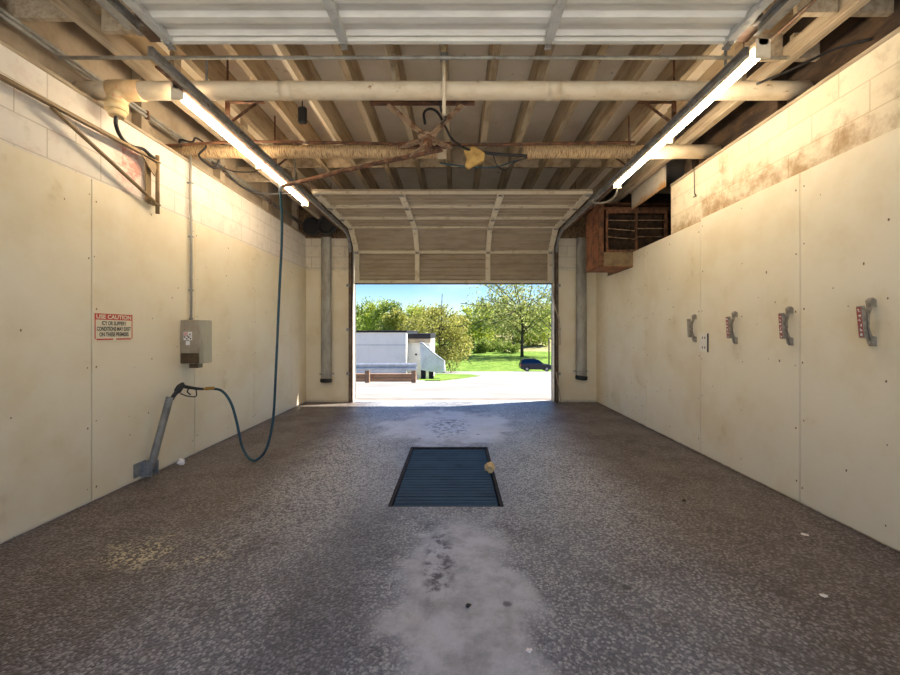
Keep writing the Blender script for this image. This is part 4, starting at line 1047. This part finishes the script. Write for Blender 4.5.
bg = [(340, 118, 13.5, 'leaf_green'), (362, 122, 14, 'leaf_green'), (376, 112, 12.5, 'leaf_lime'), (390, 124, 14, 'leaf_green'), (402, 114, 11.5, 'leaf_olive'), (416, 120, 12.5, 'leaf_lime'),
      (432, 126, 12, 'leaf_olive'), (462, 108, 9, 'leaf_olive'), (474, 128, 15, 'leaf_lime'), (488, 116, 12, 'leaf_lime'), (502, 130, 15.5, 'leaf_lime'), (517, 118, 12, 'leaf_spring'),
      (533, 132, 15, 'leaf_lime'), (548, 122, 12, 'leaf_spring'), (576, 130, 15, 'leaf_green')]
cw = {'leaf_green': 'dark green', 'leaf_lime': 'yellow green', 'leaf_olive': 'olive brown', 'leaf_spring': 'pale green'}
ordn = ['first', 'second', 'third', 'fourth', 'fifth', 'sixth', 'seventh', 'eighth', 'ninth', 'tenth', 'eleventh', 'twelfth', 'thirteenth', 'fourteenth', 'fifteenth']
for i, (px, Y, h, mt) in enumerate(bg):
    h *= (106 + 8 * ((i * 3) % 4)) / Y; Y = 106 + 8 * ((i * 3) % 4)
    x = P(px, 0, Y).x
    z = fieldz(Y) + (max(0, x - 4) * .03 * (Y - 90) / 60 if Y > 90 else 0)
    tree('woodland_tree', f'{cw[mt]} woodland tree beyond the field, {ordn[i]} from the left', (x, Y, z), h, (5.0, 3.0), 4200, .34, M[mt], .25, .04, 40, 'trees beyond the field', 6)
for i, (px, Y, h, lab) in enumerate(((478, 94, 3.2, 'dark low bush at the left of field edge'), (494, 98.5, 3.0, 'low bush in the middle of the field edge'), (509, 94, 2.6, 'low bush at the right of field edge by the big tree'))):
    tree('low_bush', lab, (P(px, 0, Y).x, Y, fieldz(Y)), h, (2.6, 2), 1600, .24, M['leaf_green'], .1, .0, 20, 'bushes along the field edge', 4)

# ------------------------------------------------------------------ sky, sun, camera
w = bpy.data.worlds.new('World'); S.world = w; w.use_nodes = True
nt = w.node_tree; nt.nodes.clear()
out = nt.nodes.new('ShaderNodeOutputWorld'); bg_ = nt.nodes.new('ShaderNodeBackground')
sky = nt.nodes.new('ShaderNodeTexSky'); sky.sky_type = 'NISHITA'; sky.sun_disc = False
sky.sun_elevation = math.radians(52); sky.sun_rotation = math.radians(72); sky.air_density = 1.0; sky.dust_density = .5; sky.ozone_density = 3.0
tc = nt.nodes.new('ShaderNodeTexCoord')
mp = nt.nodes.new('ShaderNodeMapping'); mp.inputs['Scale'].default_value = (2.2, 2.2, 7); nt.links.new(tc.outputs['Generated'], mp.inputs[0])
nz = nt.nodes.new('ShaderNodeTexNoise'); nz.inputs['Scale'].default_value = 1.6; nz.inputs['Detail'].default_value = 7; nt.links.new(mp.outputs[0], nz.inputs['Vector'])
mr = nt.nodes.new('ShaderNodeMapRange'); mr.interpolation_type = 'SMOOTHSTEP'; nt.links.new(nz.outputs['Fac'], mr.inputs[0])
for i, v in zip((1, 2, 3, 4), (.52, .8, 0, .45)): mr.inputs[i].default_value = v
mx = nt.nodes.new('ShaderNodeMix'); mx.data_type = 'RGBA'; nt.links.new(mr.outputs[0], mx.inputs[0]); hs = nt.nodes.new('ShaderNodeHueSaturation'); hs.inputs['Saturation'].default_value = 1.5; nt.links.new(sky.outputs[0], hs.inputs['Color']); hs.inputs['Hue'].default_value = .515; nt.links.new(hs.outputs[0], mx.inputs[6])
mx.inputs[7].default_value = (6, 6.2, 6.6, 1)
nt.links.new(mx.outputs[2], bg_.inputs[0]); nt.links.new(bg_.outputs[0], out.inputs[0])
bg_.inputs['Strength'].default_value = .1
sun = bpy.data.lights.new('sun', 'SUN'); sun.energy = 7.4; sun.angle = math.radians(.6); sun.color = (1, .95, .86)
so = bpy.data.objects.new('sun', sun); COL.objects.link(so)
sd = Vector((.9, .30, 0)).normalized() * math.cos(math.radians(54)) + Vector((0, 0, math.sin(math.radians(54))))
so.rotation_euler = sd.to_track_quat('Z', 'Y').to_euler(); so.location = (40, 14, 50)

cam = bpy.data.cameras.new('camera'); co = bpy.data.objects.new('camera', cam); COL.objects.link(co)
co.location = (0, 0, HC); co.rotation_euler = (PI / 2, 0, 0)
cam.sensor_fit = 'HORIZONTAL'; cam.sensor_width = 36; cam.lens = 36 * FP / 900
cam.shift_x = (450 - VX) / 900; cam.shift_y = (VY - 337.5) / 900
cam.clip_start = .05; cam.clip_end = 900
S.camera = co
S.view_settings.view_transform = 'Standard'; S.view_settings.look = 'None'; S.view_settings.gamma = 1; S.view_settings.exposure = 1.15
S.view_settings.use_curve_mapping = False
S.cycles.use_denoising = True; S.cycles.max_bounces = 10; S.cycles.diffuse_bounces = 6
S.cycles.sample_clamp_indirect = 6
